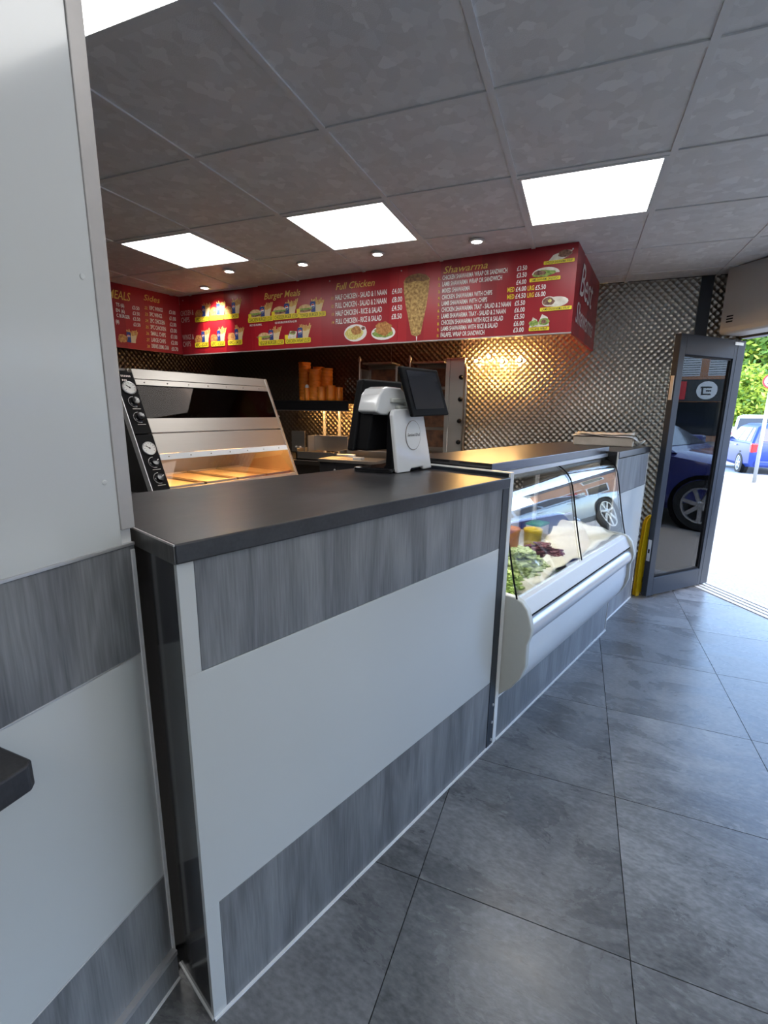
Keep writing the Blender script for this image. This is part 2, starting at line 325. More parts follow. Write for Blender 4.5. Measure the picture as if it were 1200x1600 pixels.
def inst(src, parent, loc, name=None, rot=None, scale=None):
    c = src.copy(); COL.objects.link(c); c.parent = parent; c.location = loc
    if rot: c.rotation_euler = rot
    if scale: c.scale = scale
    if name: c.name = name
    return c
def copy_tree(o, parent=None):
    c = o.copy(); COL.objects.link(c); c.parent = parent
    for ch in list(o.children): copy_tree(ch, c)
    return c
# counter frame: s along the counter front, w towards the kitchen
KX, KY, KA = -.638, .608, R(69.79)
def CF(s, w, z=0): return (KX+s*math.cos(KA)-w*math.sin(KA), KY+s*math.sin(KA)+w*math.cos(KA), z)

# lettering -----------------------------------------------------------------
TEXT_JOBS = []
def text(parent, txt, x, z, w, h, mat, y=-.003, italic=False, bold=.0, name='lettering'):
    TEXT_JOBS.append((parent, txt, x, z, w, h, mat, y, italic, bold, name))
def flush_text():
    tmp = []
    for j in TEXT_JOBS:
        cu = bpy.data.curves.new('tmp', 'FONT'); cu.body = j[1]; cu.resolution_u = 2; cu.fill_mode = 'FRONT'; cu.offset = j[9]
        if j[8]: cu.shear = .28
        o = bpy.data.objects.new('tmp', cu); COL.objects.link(o); tmp.append(o)
    bpy.context.view_layer.update(); dg = bpy.context.evaluated_depsgraph_get()
    for o, (parent, txt, x, z, w, h, mat, y, italic, bold, name) in zip(tmp, TEXT_JOBS):
        me = bpy.data.meshes.new_from_object(o.evaluated_get(dg)); vs = [v.co.copy() for v in me.vertices]
        if not vs: continue
        x0 = min(v.x for v in vs); x1 = max(v.x for v in vs); sx = w/max(1e-6, x1-x0); sz = h/.70
        for v in me.vertices: v.co = ((v.co.x-x0)*sx, 0, v.co.y*sz)
        me.materials.clear(); me.materials.append(M[mat]); me.name = name
        t = bpy.data.objects.new(name, me); COL.objects.link(t); t.parent = parent; t.location = (x, y, z)
    for o in tmp: c = o.data; bpy.data.objects.remove(o); bpy.data.curves.remove(c)

# ================================================================== SETTING
CZ = 2.335                     # ceiling height
FX, FY, FT = .247, 1.100, .5602  # floor grid
SF = (1.08, 4.36); SD = (.545, -.839); SO = (.839, .545)   # shopfront: corner, direction, outward
def SFP(a, o=0, z=0): return (SF[0]+SD[0]*a+SO[0]*o, SF[1]+SD[1]*a+SO[1]*o, z)
SFA = math.atan2(SD[1], SD[0])

def clip_poly(poly, inside):
    out = poly
    for (px, py, nx, ny) in inside:
        cur = out; out = []
        for i in range(len(cur)):
            a = cur[i]; b = cur[(i+1) % len(cur)]
            da = (a[0]-px)*nx+(a[1]-py)*ny; db = (b[0]-px)*nx+(b[1]-py)*ny
            if da >= 0: out.append(a)
            if (da >= 0) != (db >= 0): t = da/(da-db); out.append((a[0]+(b[0]-a[0])*t, a[1]+(b[1]-a[1])*t))
        if len(out) < 3: return []
    return out
thr = SFP(0, -.14)
ROOM = [(thr[0], thr[1], -SO[0], -SO[1]), (0, 4.345, 0, -1), (0, -2.6, 0, 1), (-.785, 0, 1, 0)]
base = clip_poly([(-.8, -2.65), (6, -2.65), (6, 4.35), (-.8, 4.35)], [(SFP(0, -.05)[0], SFP(0, -.05)[1], -SO[0], -SO[1])])
mb = MB(); mb.prism(base, 'z', -.16, -.012); mb.box(-3.8, -.8, .2, 4.35, -.16, -.012)
floor = mb.build('floor', 'grout'); tag(floor, 'grey slate tiled shop floor', None, None, 'structure')
full_tile = None
def tile_mesh(poly):
    cx = sum(p[0] for p in poly)/len(poly); cy = sum(p[1] for p in poly)/len(poly)
    m = MB(); m.prism([(p[0]-cx, p[1]-cy) for p in poly], 'z', -.012, 0); return m, cx, cy
g = .0013
for i in range(-4, 10):
    for j in range(-8, 8):
        x0, y0 = FX+FT*i, FY+FT*j
        sq = [(x0+g, y0+g), (x0+FT-g, y0+g), (x0+FT-g, y0+FT-g), (x0+g, y0+FT-g)]
        p = clip_poly(sq, ROOM)
        if not p: continue
        whole = len(p) == 4 and all(a in sq for a in p)
        if whole and full_tile: inst(full_tile, floor, (x0+FT/2, y0+FT/2, 0), 'floor_tile'); continue
        m, cx, cy = tile_mesh(p); o = m.build('floor_tile', 'floor', floor, loc=(cx, cy, 0))
        if whole: full_tile = o
MB().box(-3.75, -.84, .3, 4.34, -.011, 0).build('vinyl_sheet', 'tile_dark', floor)

# ceiling: slab, grid bars, tiles
GX, GY, GP = -1.548, 1.741, .6
CEIL_CLIP = [(SFP(0, -.02)[0], SFP(0, -.02)[1], -SO[0], -SO[1])]
cpoly = clip_poly([(-3.85, -2.7), (6, -2.7), (6, 4.4), (-3.85, 4.4)], CEIL_CLIP)
ceiling = MB().prism(cpoly, 'z', CZ+.02, CZ+.14).build('ceiling', 'soffit'); tag(ceiling, 'suspended ceiling of grey patterned tiles', None, None, 'structure')
LIGHTS = {(-2, 1), (0, 1), (2, 1), (0, -2), (2, -2), (4, -2), (2, -5), (4, -5), (6, -5), (-2, -2)}
full_tile = None
RC = [(-3.8, 0, 1, 0), (0, 4.35, 0, -1), (0, -2.65, 0, 1)] + CEIL_CLIP
for i in range(-4, 12):
    for j in range(-8, 5):
        x0, y0 = GX+GP*i, GY+GP*j
        if (i, j) in LIGHTS: continue
        q = .012
        sq = [(x0+q, y0+q), (x0+GP-q, y0+q), (x0+GP-q, y0+GP-q), (x0+q, y0+GP-q)]
        p = clip_poly(sq, RC)
        if not p: continue
        whole = len(p) == 4 and all(a in sq for a in p)
        if whole and full_tile: inst(full_tile, ceiling, (x0+GP/2, y0+GP/2, CZ+.006), 'ceiling_tile'); continue
        cx = sum(a[0] for a in p)/len(p); cy = sum(a[1] for a in p)/len(p)
        o = MB().prism([(a[0]-cx, a[1]-cy) for a in p], 'z', 0, .012).build('ceiling_tile', 'ceil', ceiling, loc=(cx, cy, CZ+.006))
        if whole: full_tile = o
for i in range(-3, 12):
    x = GX+GP*i
    p = clip_poly([(x-.012, -2.65), (x+.012, -2.65), (x+.012, 4.35), (x-.012, 4.35)], CEIL_CLIP)
    if p: MB().prism(p, 'z', CZ, CZ+.018).build('grid_bar', 'grid', ceiling)
for j in range(-7, 5):
    y = GY+GP*j
    p = clip_poly([(-3.8, y-.012), (6, y-.012), (6, y+.012), (-3.8, y+.012)], CEIL_CLIP)
    if p: MB().prism(p, 'z', CZ+.0005, CZ+.0175).build('grid_bar', 'grid', ceiling)
# roof above the ceiling void keeps the sun off it
MB().prism(clip_poly([(-4.1, -2.9), (6.3, -2.9), (6.3, 4.6), (-4.1, 4.6)], [(SFP(0, .1)[0], SFP(0, .1)[1], -SO[0], -SO[1])]), 'z', 2.9, 3.1).build('roof', 'soffit')['kind'] = 'structure'

# left wall with its strips
wl_ = MB().box(-.825, -.792, -2.65, .648, 0, CZ).build('wall_left', 'white_trim'); tag(wl_, None, None, None, 'structure')
def wp(name, mat, y0, y1, z0, z1, x1=-.785, bev=.0008): return MB().box(-.792, x1, y0, y1, z0, z1).build(name, mat, wl_, bevel=bev)
ys = [-2.65, -1.4, -.3, .648]
wp('upper_panel', 'white_panel', -1.0, .622, 1.092, CZ); wp('upper_panel', 'white_panel', -2.65, -1.003, 1.092, CZ)
wp('wood_strip', 'wood', -2.65, .648, .860, 1.086); wp('middle_panel', 'white_panel', -2.65, .648, .303, .857); wp('wood_strip', 'wood', -2.65, .648, .088, .300)
wp('edge_trim', 'alu', -2.65, .648, 1.086, 1.092, -.783); wp('edge_trim', 'alu', -2.65, .648, .857, .860, -.784); wp('edge_trim', 'alu', -2.65, .648, .300, .303, -.784)
MB().box(-.829, -.782, .622, .652, 1.12, CZ).build('wall_end_trim', 'alu_grey', wl_, bevel=.002)
MB().box(-.785, -.781, .638, .645, 0, 1.078).build('corner_trim', 'white_trim', wl_)
for (y, z) in ((.60, 1.215), (.602, 1.56)): MB().lathe([(.005, 0), (.005, .001), (.003, .0015)], 10, mat=Matrix.Translation((-.785, y, z)) @ Matrix.Rotation(R(90), 4, 'Y')).build('screw_cap', 'white_panel', wl_)
bb = MB().box(-.792, -.772, -2.65, .64, .004, .075).build('baseboard_left', 'wood'); bb['kind'] = 'structure'
MB().box(-.792, -.770, -2.65, .64, .075, .088).build('top_trim', 'alu', bb); MB().box(-.780, -.768, -2.65, .64, 0, .006).build('floor_seal', 'white_trim', bb)

# rear and kitchen walls
wb_ = MB().box(-3.9, .99, 4.36, 4.5, 0, 2.9).build('wall_back', 'kitchen'); wb_['kind'] = 'structure'
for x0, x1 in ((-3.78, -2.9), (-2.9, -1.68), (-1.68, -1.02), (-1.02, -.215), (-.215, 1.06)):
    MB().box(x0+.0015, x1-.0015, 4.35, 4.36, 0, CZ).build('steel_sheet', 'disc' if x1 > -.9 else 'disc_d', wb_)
MB().box(.752, .83, 4.335, 4.35, 0, CZ).build('corner_post', 'anthracite', wb_)
wk = MB().box(-3.92, -3.78, .1, 4.5, 0, 2.9).build('wall_kitchen_left', 'kitchen'); wk['kind'] = 'structure'
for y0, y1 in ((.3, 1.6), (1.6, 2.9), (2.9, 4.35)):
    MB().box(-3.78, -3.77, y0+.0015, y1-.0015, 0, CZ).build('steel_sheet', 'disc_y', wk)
MB().box(-3.92, -.83, .1, .3, 0, 2.9).build('wall_kitchen_front', 'kitchen')['kind'] = 'structure'
MB().box(-.95, 5.6, -2.8, -2.65, 0, 2.9).build('wall_behind', 'white_panel')['kind'] = 'structure'

# menu soffit (boards hang on it)
BA = math.atan2(3.284-3.622, -.086+3.5); BL = math.hypot(3.414, .338)
bd = Vector((math.cos(BA), math.sin(BA))); bn = Vector((-bd.y, bd.x))
c0 = Vector((-3.5, 3.622)); c1 = Vector((-.086, 3.284)); e1 = Vector((.066, 4.345)); l1 = c0+Vector((-.21, -.978))*1.9
# shopfront --------------------------------------------------------------
sfw = MB().prism([SFP(-.16, .0)[:2], SFP(-.03, .0)[:2], SFP(-.03, -.05)[:2], SFP(-.06, -.05)[:2]], 'z', 0, 2.3).build('trim_2', 'anthracite'); sfw['kind'] = 'structure'
lin = MB()
def sfbox(m, a0, a1, o0, o1, z0, z1, mi=0): m.prism([SFP(a0, o0)[:2], SFP(a1, o0)[:2], SFP(a1, o1)[:2], SFP(a0, o1)[:2]], 'z', z0, z1, mi)
m = MB(); sfbox(m, -.12, 9.2, .03, .16, 1.95, 3.1); m.build('wall_front', 'fascia')['kind'] = 'structure'
m = MB(); sfbox(m, 0, 9.2, -.05, .03, 1.89, 1.95); m.build('trim_3', 'anthracite')['kind'] = 'structure'
m = MB(); sfbox(m, 0, 1.75, -.14, .06, -.06, .006); o = m.build('trim_4', 'pole', bevel=.003); tag(o, 'metal door threshold', None, None, 'structure')
m = MB()
for k in range(3): sfbox(m, 0, 1.75, -.10+k*.05, -.085+k*.05, .006, .012)
m.build('threshold_rib', 'pole', o)
for k, a in enumerate((1.75, 2.9, 4.0, 5.5, 7.0, 8.3)):
    a2 = (2.9, 4.0, 5.5, 7.0, 8.3, 9.2)[k]
    m = MB(); sfbox(m, a, a+.06, -.05, .03, 0, 1.95); sfbox(m, a+.06, a2, -.05, .03, 0, .08)
    w_ = m.build('window_%d' % (k+1), 'anthracite'); w_['kind'] = 'structure'
    m = MB(); sfbox(m, a+.06, a2, -.012, -.006, .08, 1.89); m.build('pane', 'pane', w_)

# roller shutter box over the door
sh = thing('shutter_box', 'beige roller shutter housing above the open door', 'shutter box', SFP(.04, -.05, 1.9), SFA)
def sl(m, x0, x1, d0, d1, z0, z1, mi=0): m.box(x0, x1, -d1, -d0, z0, z1, mi)   # local: x along front, -y = inward
m = MB(); m.prism([(0, .035), (-.018, .01), (-.04, 0), (-.2, 0), (-.215, .012), (-.22, .04), (-.22, .432), (0, .432)], 'x', 0, 8.0); m.build('housing', 'shutter', sh, bevel=.004)
def vents(x, z, n, w):
    for k in range(n): MB().box(x, x+w, -.2215, -.2195, z+k*.018, z+k*.018+.009).build('vent_slot', 'black', sh)
vents(.045, .075, 3, .05); vents(.50, .125, 10, .06); vents(.62, .25, 5, .04); vents(1.3, .125, 10, .06)

# open glass door
DA = math.atan2(4.36-3.80, 1.08-.566); DW = .735
dr = thing('door_1', 'open anthracite framed glass door', None, (.572, 3.806, .022), DA, kind='structure')
m = MB(); m.box(0, .062, -.022, .022, 0, 1.85); m.build('lock_stile', 'anthracite', dr, bevel=.003)
m = MB(); m.box(.61, DW, -.022, .022, 0, 1.85); m.box(.645, .65, -.024, -.022, 0, 1.85); m.build('hinge_stile', 'anthracite', dr, bevel=.003)
MB().box(.062, .61, -.022, .022, 1.72, 1.85).build('top_rail', 'anthracite', dr, bevel=.003)
MB().box(.062, .61, -.022, .022, 0, .135).build('bottom_rail', 'anthracite', dr, bevel=.003)
for b in ((.062, .074, .135, 1.72), (.598, .61, .135, 1.72), (.074, .598, .135, .147), (.074, .598, 1.708, 1.72)):
    MB().box(b[0], b[1], -.012, .012, b[2], b[3]).build('glazing_bead', 'black', dr)
MB().box(.07, .602, -.004, .004, .14, 1.715).build('pane', thin_glass('door_glass', (.93, .96, .97), 1.5), dr)
MB().box(.60, .70, -.027, -.022, 1.815, 1.835).build('hinge_plate', 'white_trim', dr)
for z in (.27, 1.42): MB().box(-.004, 0, -.012, .012, z, z+.16).build('lock_plate', 'alu', dr, bevel=.001)
MB().box(-.006, -.004, -.006, .006, .33, .36).build('bolt', 'black', dr)

# ================================================================== CEILING FITTINGS
LN = {(-2, 1): 'square lit ceiling panel above the heated cabinet, leftmost of the back row', (0, 1): 'square lit ceiling panel in the middle of the back row', (2, 1): 'square lit ceiling panel in front of the Shawarma price list, largest of the back row', (0, -2): 'lit ceiling panel cut by the top edge beside the white wall', (2, -2): 'lit ceiling panel over the customer area, mirrored in the white wall'}
for (i, j) in sorted(LIGHTS):
    x0, y0 = GX+GP*i, GY+GP*j
    lb = LN.get((i, j), {(-2, -2): 'lit ceiling panel over the kitchen behind the white wall', (4, -2): 'lit ceiling panel beside the shop window, level with the counter end'}.get((i, j), {(2, -5): 'rear customer area ceiling panel nearest the white wall', (4, -5): 'middle ceiling panel at the rear of the customer area', (6, -5): 'rear customer area ceiling panel nearest the shop window'}.get((i, j), 'rear ceiling panel')))
    t = thing('ceiling_light', lb, 'ceiling light', (x0+.3, y0+.3, CZ), 0, 'square ceiling light panels')
    m = MB()
    for b in ((-.288, .288, -.288, -.272), (-.288, .288, .272, .288), (-.288, -.272, -.272, .272), (.272, .288, -.272, .272)): m.box(*b, -.002, .016)
    m.build('frame', 'white_trim', t); MB().box(-.272, .272, -.272, .272, .002, .012).build('diffuser', 'diffuser', t)
SP = [(-.648, 3.049, 'round ceiling downlight above the Shawarma heading'), (-1.292, 3.071, 'round ceiling downlight above the Full Chicken heading'), (-1.867, 3.101, 'round ceiling downlight above the Burger Meals heading'), (-2.473, 3.07, 'round ceiling downlight beside the leftmost lit panel'), (-3.0, 3.40, 'round ceiling downlight in the corner above the chicken and chips pictures')]
for x, y, lb in SP:
    t = thing('downlight', lb, 'downlight', (x, y, CZ), 0, 'round ceiling downlights')
    MB().lathe([(.028, 0), (.045, -.001), (.048, -.006), (.044, -.009), (.032, -.009), (.028, 0)], 24).build('bezel', 'white_trim', t, smooth=True)
    MB().lathe([(.03, -.004), (.03, -.007), (.02, -.009), (.001, -.010)], 20).build('lens', 'spot', t, smooth=True)
    ld = bpy.data.lights.new('downlight_beam', 'SPOT'); ld.energy = 14 if x > -2.9 else 30; ld.spot_size = R(75); ld.spot_blend = .7; ld.color = (1, .9, .78); ld.shadow_soft_size = .03
    lo = bpy.data.objects.new('downlight_beam', ld); COL.objects.link(lo); lo.parent = t; lo.location = (0, 0, -.03)
    if x < -2.9: lo.rotation_euler = (R(38), 0, R(12))

# ================================================================== MENU BOARDS
FRONT = [
 ('Shawarma',2.581,0.422,0.304,0.043,'gold'),
 ('CHICKEN SHAWARMA WRAP OR SANDWICH',2.576,0.382,0.438,0.028,'white'),
 ('1.',2.548,0.384,0.014,0.018,'yellow'),
 ('LAMB SHAWARMA WRAP OR SANDWICH',2.576,0.342,0.407,0.028,'white'),
 ('2.',2.548,0.344,0.014,0.018,'yellow'),
 ('MIXED SHAWARMA',2.577,0.300,0.196,0.028,'white'),
 ('3.',2.549,0.301,0.014,0.018,'yellow'),
 ('CHICKEN SHAWARMA WITH CHIPS',2.577,0.259,0.347,0.028,'white'),
 ('4.',2.549,0.261,0.014,0.019,'yellow'),
 ('LAMB SHAWARMA WITH CHIPS',2.577,0.219,0.316,0.028,'white'),
 ('5.',2.549,0.219,0.014,0.019,'yellow'),
 ('CHICKEN SHAWARMA TRAY - SALAD & 2 NAAN',2.577,0.178,0.473,0.029,'white'),
 ('6.',2.549,0.178,0.014,0.019,'yellow'),
 ('LAMB SHAWARMA TRAY - SALAD & 2 NAAN',2.578,0.137,0.442,0.029,'white'),
 ('7.',2.549,0.136,0.014,0.019,'yellow'),
 ('CHICKEN SHAWARMA WITH RICE & SALAD',2.578,0.095,0.428,0.029,'white'),
 ('8.',2.550,0.094,0.014,0.019,'yellow'),
 ('LAMB SHAWARMA WITH RICE & SALAD',2.578,0.055,0.395,0.029,'white'),
 ('9.',2.550,0.055,0.014,0.019,'yellow'),
 ('FALAFEL WRAP OR SANDWICH',2.578,0.015,0.308,0.029,'white'),
 ('10.',2.550,0.016,0.014,0.019,'yellow'),
 ('£3.50',3.075,0.384,0.062,0.027,'white'),
 ('£3.50',3.076,0.344,0.062,0.027,'white'),
 ('£4.00',3.076,0.303,0.062,0.027,'white'),
 ('MED',3.023,0.263,0.045,0.028,'yellow'),
 ('£4.00',3.076,0.263,0.065,0.027,'white'),
 ('LRG',3.150,0.262,0.040,0.027,'yellow'),
 ('£5.50',3.197,0.261,0.063,0.027,'white'),
 ('MED',3.024,0.221,0.045,0.028,'yellow'),
 ('£4.50',3.076,0.221,0.065,0.028,'white'),
 ('LRG',3.151,0.221,0.040,0.027,'yellow'),
 ('£6.00',3.198,0.221,0.063,0.027,'white'),
 ('£5.50',3.075,0.179,0.065,0.028,'white'),
 ('£6.00',3.076,0.138,0.065,0.028,'white'),
 ('£5.50',3.076,0.098,0.066,0.028,'white'),
 ('£6.00',3.077,0.056,0.066,0.028,'white'),
 ('£3.00',3.077,0.017,0.066,0.028,'white'),
 ('CHICKEN SHAWARMA WRAP',3.248,0.402,0.155,0.014,'tag'),
 ('LAMB SHAWARMA SANDWICH',3.170,0.311,0.160,0.015,'tag'),
 ('LAMB SHAWARMA WRAP',3.247,0.134,0.163,0.015,'tag'),
 ('FALAFEL WRAP',3.187,0.021,0.101,0.015,'tag'),
 ('Burger Meals',1.010,0.394,0.371,0.049,'dgold'),
 ('Full Chicken',1.715,0.400,0.337,0.047,'dgold'),
 ('HALF CHICKEN - SALAD & 1 NAAN',1.710,0.330,0.441,0.036,'white'),
 ('11.',1.672,0.335,0.023,0.021,'gold'),
 ('FULL CHICKEN - SALAD & 2 NAAN',1.710,0.272,0.439,0.037,'white'),
 ('12.',1.672,0.277,0.023,0.021,'gold'),
 ('HALF CHICKEN - RICE & SALAD',1.712,0.215,0.402,0.037,'white'),
 ('13.',1.674,0.220,0.024,0.021,'gold'),
 ('FULL CHICKEN - RICE & SALAD',1.713,0.157,0.398,0.037,'white'),
 ('14.',1.675,0.161,0.024,0.021,'gold'),
 ('£4.00',2.193,0.329,0.081,0.034,'white'),
 ('£8.00',2.194,0.273,0.082,0.034,'white'),
 ('£4.50',2.194,0.216,0.082,0.035,'white'),
 ('£8.50',2.193,0.159,0.082,0.035,'white'),
 ('CHICKEN BURGER £3.50',0.839,0.230,0.250,0.028,'tag'),
 ('CHEESEBURGER £3.50',1.116,0.233,0.234,0.027,'tag'),
 ('TOWER BURGER £4.50',1.376,0.229,0.234,0.026,'tag'),
 ('VEGGIE BURGER £3.50',0.945,0.040,0.248,0.028,'tag'),
 ('CHICKEN WRAP £3.50',1.231,0.042,0.232,0.027,'tag'),
 ('SPICY OR NORMAL',0.840,0.196,0.135,0.015,'white'),
 ('GO DOUBLE FOR EXTRA £1.00',1.116,0.198,0.222,0.015,'white'),
 ('CHICKEN &',0.012,0.339,0.165,0.044,'cream'),
 ('CHIPS',0.012,0.281,0.107,0.044,'cream'),
 ('WINGS &',0.012,0.129,0.148,0.045,'cream'),
 ('CHIPS',0.012,0.069,0.104,0.045,'cream'),
 ('1PC - £2.00',0.206,0.278,0.146,0.029,'tag'),
 ('2PC - £3.50',0.385,0.280,0.147,0.029,'tag'),
 ('3PC - £4.50',0.567,0.278,0.143,0.028,'tag'),
 ('4PC - £3.00',0.184,0.060,0.148,0.030,'tag'),
 ('6PC - £3.50',0.387,0.060,0.146,0.030,'tag'),
 ('10PC - £4.50',0.593,0.061,0.144,0.029,'tag'),
]
SIDES = [
 ('MEALS',0.556,0.384,0.188,0.067,'gold'),
 ('Sides',0.858,0.416,0.150,0.049,'gold'),
 ('TS (6)',0.614,0.326,0.068,0.027,'white'),
 ('EN (6)',0.610,0.281,0.072,0.027,'white'),
 ('C BURGER',0.611,0.241,0.110,0.027,'white'),
 ('(6)',0.600,0.191,0.027,0.027,'white'),
 ('£3.50',0.750,0.325,0.062,0.028,'white'),
 ('£3.50',0.749,0.280,0.062,0.028,'white'),
 ('£3.50',0.748,0.236,0.062,0.028,'white'),
 ('£3.50',0.747,0.190,0.061,0.028,'white'),
 ('22.',0.858,0.344,0.030,0.024,'gold'),
 ('10PC WINGS',0.903,0.346,0.124,0.033,'white'),
 ('£3.00',1.087,0.343,0.065,0.032,'white'),
 ('23.',0.857,0.292,0.030,0.024,'gold'),
 ('3PC WINGS',0.901,0.293,0.115,0.033,'white'),
 ('£1.00',1.087,0.290,0.065,0.032,'white'),
 ('24.',0.855,0.239,0.030,0.024,'gold'),
 ('2PC CHICKEN',0.900,0.240,0.137,0.034,'white'),
 ('£2.00',1.086,0.238,0.065,0.032,'white'),
 ('25.',0.854,0.186,0.030,0.024,'gold'),
 ('3PC CHICKEN',0.899,0.187,0.144,0.034,'white'),
 ('£3.00',1.086,0.185,0.065,0.033,'white'),
 ('26.',0.852,0.133,0.030,0.025,'gold'),
 ('SMALL CHIPS',0.897,0.134,0.140,0.034,'white'),
 ('£1.00',1.086,0.132,0.066,0.033,'white'),
 ('27.',0.851,0.079,0.030,0.025,'gold'),
 ('LARGE CHIPS',0.896,0.080,0.137,0.034,'white'),
 ('£2.00',1.085,0.079,0.066,0.033,'white'),
 ('28.',0.849,0.025,0.031,0.025,'gold'),
 ('DRINKS 330ML CAN',0.894,0.028,0.163,0.034,'white'),
 ('£0.70',1.085,0.025,0.066,0.033,'white'),
]
BLK = (c0.x, c0.y, 1.835)
front = thing('menu_board', 'long red menu board with burger meals, full chicken and shawarma price lists', 'menu board', BLK, BA)
for a, b in ((0, .86), (.86, 2.24), (2.24, BL)): MB().box(a+.0008, b-.0008, 0, .018, 0, .5055).build('board_panel', 'red', front)
MB().box(0, BL, 0, .02, -.008, 0).build('bottom_edge', 'alu_grey', front)
for x in (.2, 1.2, 2.2, 3.2): MB().box(x, x+.04, .018, .045, .02, .498).build('batten', 'kitchen', front)
LAm = math.atan2(.978, .21)
side = thing('menu_board', 'red Sides menu board on the kitchen corner, seen at an angle', 'menu board', (c0.x-.21*1.2/1.0003, c0.y-.978*1.2, 1.835), LAm)
for a, b in ((-.68, .3), (.3, 1.2)): MB().box(a+.0008, b-.0008, 0, .018, 0, .5055).build('board_panel', 'red', side)
EAm = math.atan2(4.33-3.284, .066+.086); EL = math.hypot(.152, 1.046)
endb = thing('menu_board', 'narrow red Best Shawarma end board facing the door', 'menu board', (c1.x, c1.y, 1.835), EAm)
MB().box(.003, EL, 0.001, .018, 0, .5055).build('board_panel', 'red', endb)
STY = dict(white=('t_white', False, .018), yellow=('t_yellow', False, .016), gold=('t_gold', True, .006), dgold=('t_gold', True, .006), cream=('t_cream', False, 0), tag=('t_black', False, .004))
def put(parent, tbl):
    for (s, u, v, w, h, st) in tbl:
        mat, it, bo = STY[st]
        if st == 'tag':
            rr = h*.55; x0, x1, z0, z1 = u-.012, u+w+.012, v-h*.22, v+h*1.2
            pts = [(x0+rr*.4, z0), (x1-rr*.4, z0), (x1, z0+rr*.4), (x1, z1-rr*.4), (x1-rr*.4, z1), (x0+rr*.4, z1), (x0, z1-rr*.4), (x0, z0+rr*.4)]
            MB().prism(pts, 'y', -.0045, -.0035).build('price_tag', 't_yellow', parent)
            text(parent, s, u, v, w, h, mat, -.0052, False, bo)
        else: text(parent, s, u, v, w, h, mat, -.0022, it, bo)
put(front, FRONT); put(side, SIDES)
for txt, u, v, w, h in (('Best', .17, .25, .56, .2), ('Shawarma', .1, .075, .78, .13)): text(endb, txt, u, v, w, h, 't_cream', -.0022, True, .004)
for u, v in ((2.265, .475), (3.40, .47), (.05, .47), (1.66, .47)): MB().lathe([(.005, 0), (.005, .003), (.002, .004)], 8, mat=Matrix.Translation((u, -.0, v)) @ Matrix.Rotation(R(90), 4, 'X')).build('fixing_screw', 'alu', front)

# printed pictures: layered flat shapes
class Print:
    def __init__(s): s.mb = MB(); s.mats = []; s.k = 0
    def poly(s, pts, mat):
        if mat not in s.mats: s.mats.append(mat)
        s.k += 1; y = -.0012-.00012*s.k; s.mb.add([(p[0], y, p[1]) for p in pts], [tuple(range(len(pts)))], s.mats.index(mat))
    def ell(s, cx, cz, rx, rz, mat, n=16, a0=0, a1=2*PI, jag=0):
        s.poly([(cx+rx*(1+random.uniform(-jag, jag))*math.cos(a0+(a1-a0)*k/n), cz+rz*(1+random.uniform(-jag, jag))*math.sin(a0+(a1-a0)*k/n)) for k in range(n if a1-a0 > 6.2 else n+1)], mat)
    def build(s, parent, name): return s.mb.build(name, s.mats, parent, fix=False)
def fries(p, x, z, w, h):
    for k in range(9):
        a = (k-4)*.09; bx = x+(k-4)*w*.1; l = h*random.uniform(.5, .75); dx = math.sin(a)*l
        p.poly([(bx-w*.045, z+h*.3), (bx+w*.045, z+h*.3), (bx+dx+w*.05, z+h*.3+l), (bx+dx-w*.04, z+h*.3+l*1.02)], 'chips')
    p.poly([(x-w*.34, z), (x+w*.34, z), (x+w*.5, z+h*.62), (x, z+h*.5), (x-w*.5, z+h*.62)], 'carton')
def can(p, x, z, w, h):
    p.poly([(x-w/2, z+h*.06), (x-w*.4, z), (x+w*.4, z), (x+w/2, z+h*.06), (x+w/2, z+h*.92), (x+w*.36, z+h), (x-w*.36, z+h), (x-w/2, z+h*.92)], 'can')
    r = w*.34; p.ell(x, z+h*.6, r, r, 't_white', 14); p.ell(x, z+h*.6, r*.9, r*.9, 'cred', 8, .35, PI-.15); p.ell(x, z+h*.6, r*.9, r*.9, 'can', 8, PI+.35, 2*PI-.15)
def meal(parent, x, z, food, s=1.0, q=.8):
    p = Print(); fries(p, x+.05*s, z-.075*q, .08*s, .135*q); can(p, x+.008*s, z-.075*q, .044*s, .105*q)
    fx, fz = x-.058*s, z-.045*q
    if food == 'chicken':
        p.ell(fx, fz+.005, .05*s, .042*q, 'fried', 14, jag=.15); p.ell(fx-.012*s, fz-.012*q, .036*s, .028*q, 'fried', 10, jag=.2)
    elif food == 'burger':
        p.ell(fx, fz-.018*q, .055*s, .018*q, 'bun', 12); p.ell(fx, fz-.002*q, .06*s, .017*q, 'beef', 12, jag=.1); p.ell(fx, fz+.012*q, .063*s, .013*q, 'lett', 14, jag=.2); p.ell(fx, fz+.018*q, .054*s, .036*q, 'bun', 10, 0, PI)
    else:
        p.poly([(fx-.05*s, fz-.03*q), (fx+.03*s, fz-.03*q), (fx+.04*s, fz+.04*q), (fx-.02*s, fz+.05*q)], 'wrap'); p.ell(fx+.005*s, fz+.03*q, .03*s, .018*q, 'lett', 10, jag=.2); p.ell(fx+.005*s, fz+.032*q, .018*s, .01*q, 'beef', 8, jag=.2)
    return p.build(parent, 'meal_picture')
for x, z in ((.299, .378), (.478, .380), (.659, .376), (.273, .161), (.467, .158), (.678, .157)): meal(front, x, z, 'chicken', .9, .9)
for x, z in ((.975, .318), (1.232, .322), (1.49, .316)): meal(front, x, z, 'burger', 1.15, .78)
meal(front, 1.06, .13, 'burger', 1.15, .78); meal(front, 1.36, .13, 'wrap', 1.15, .78); meal(side, .69, .11, 'chicken', .8, .8)
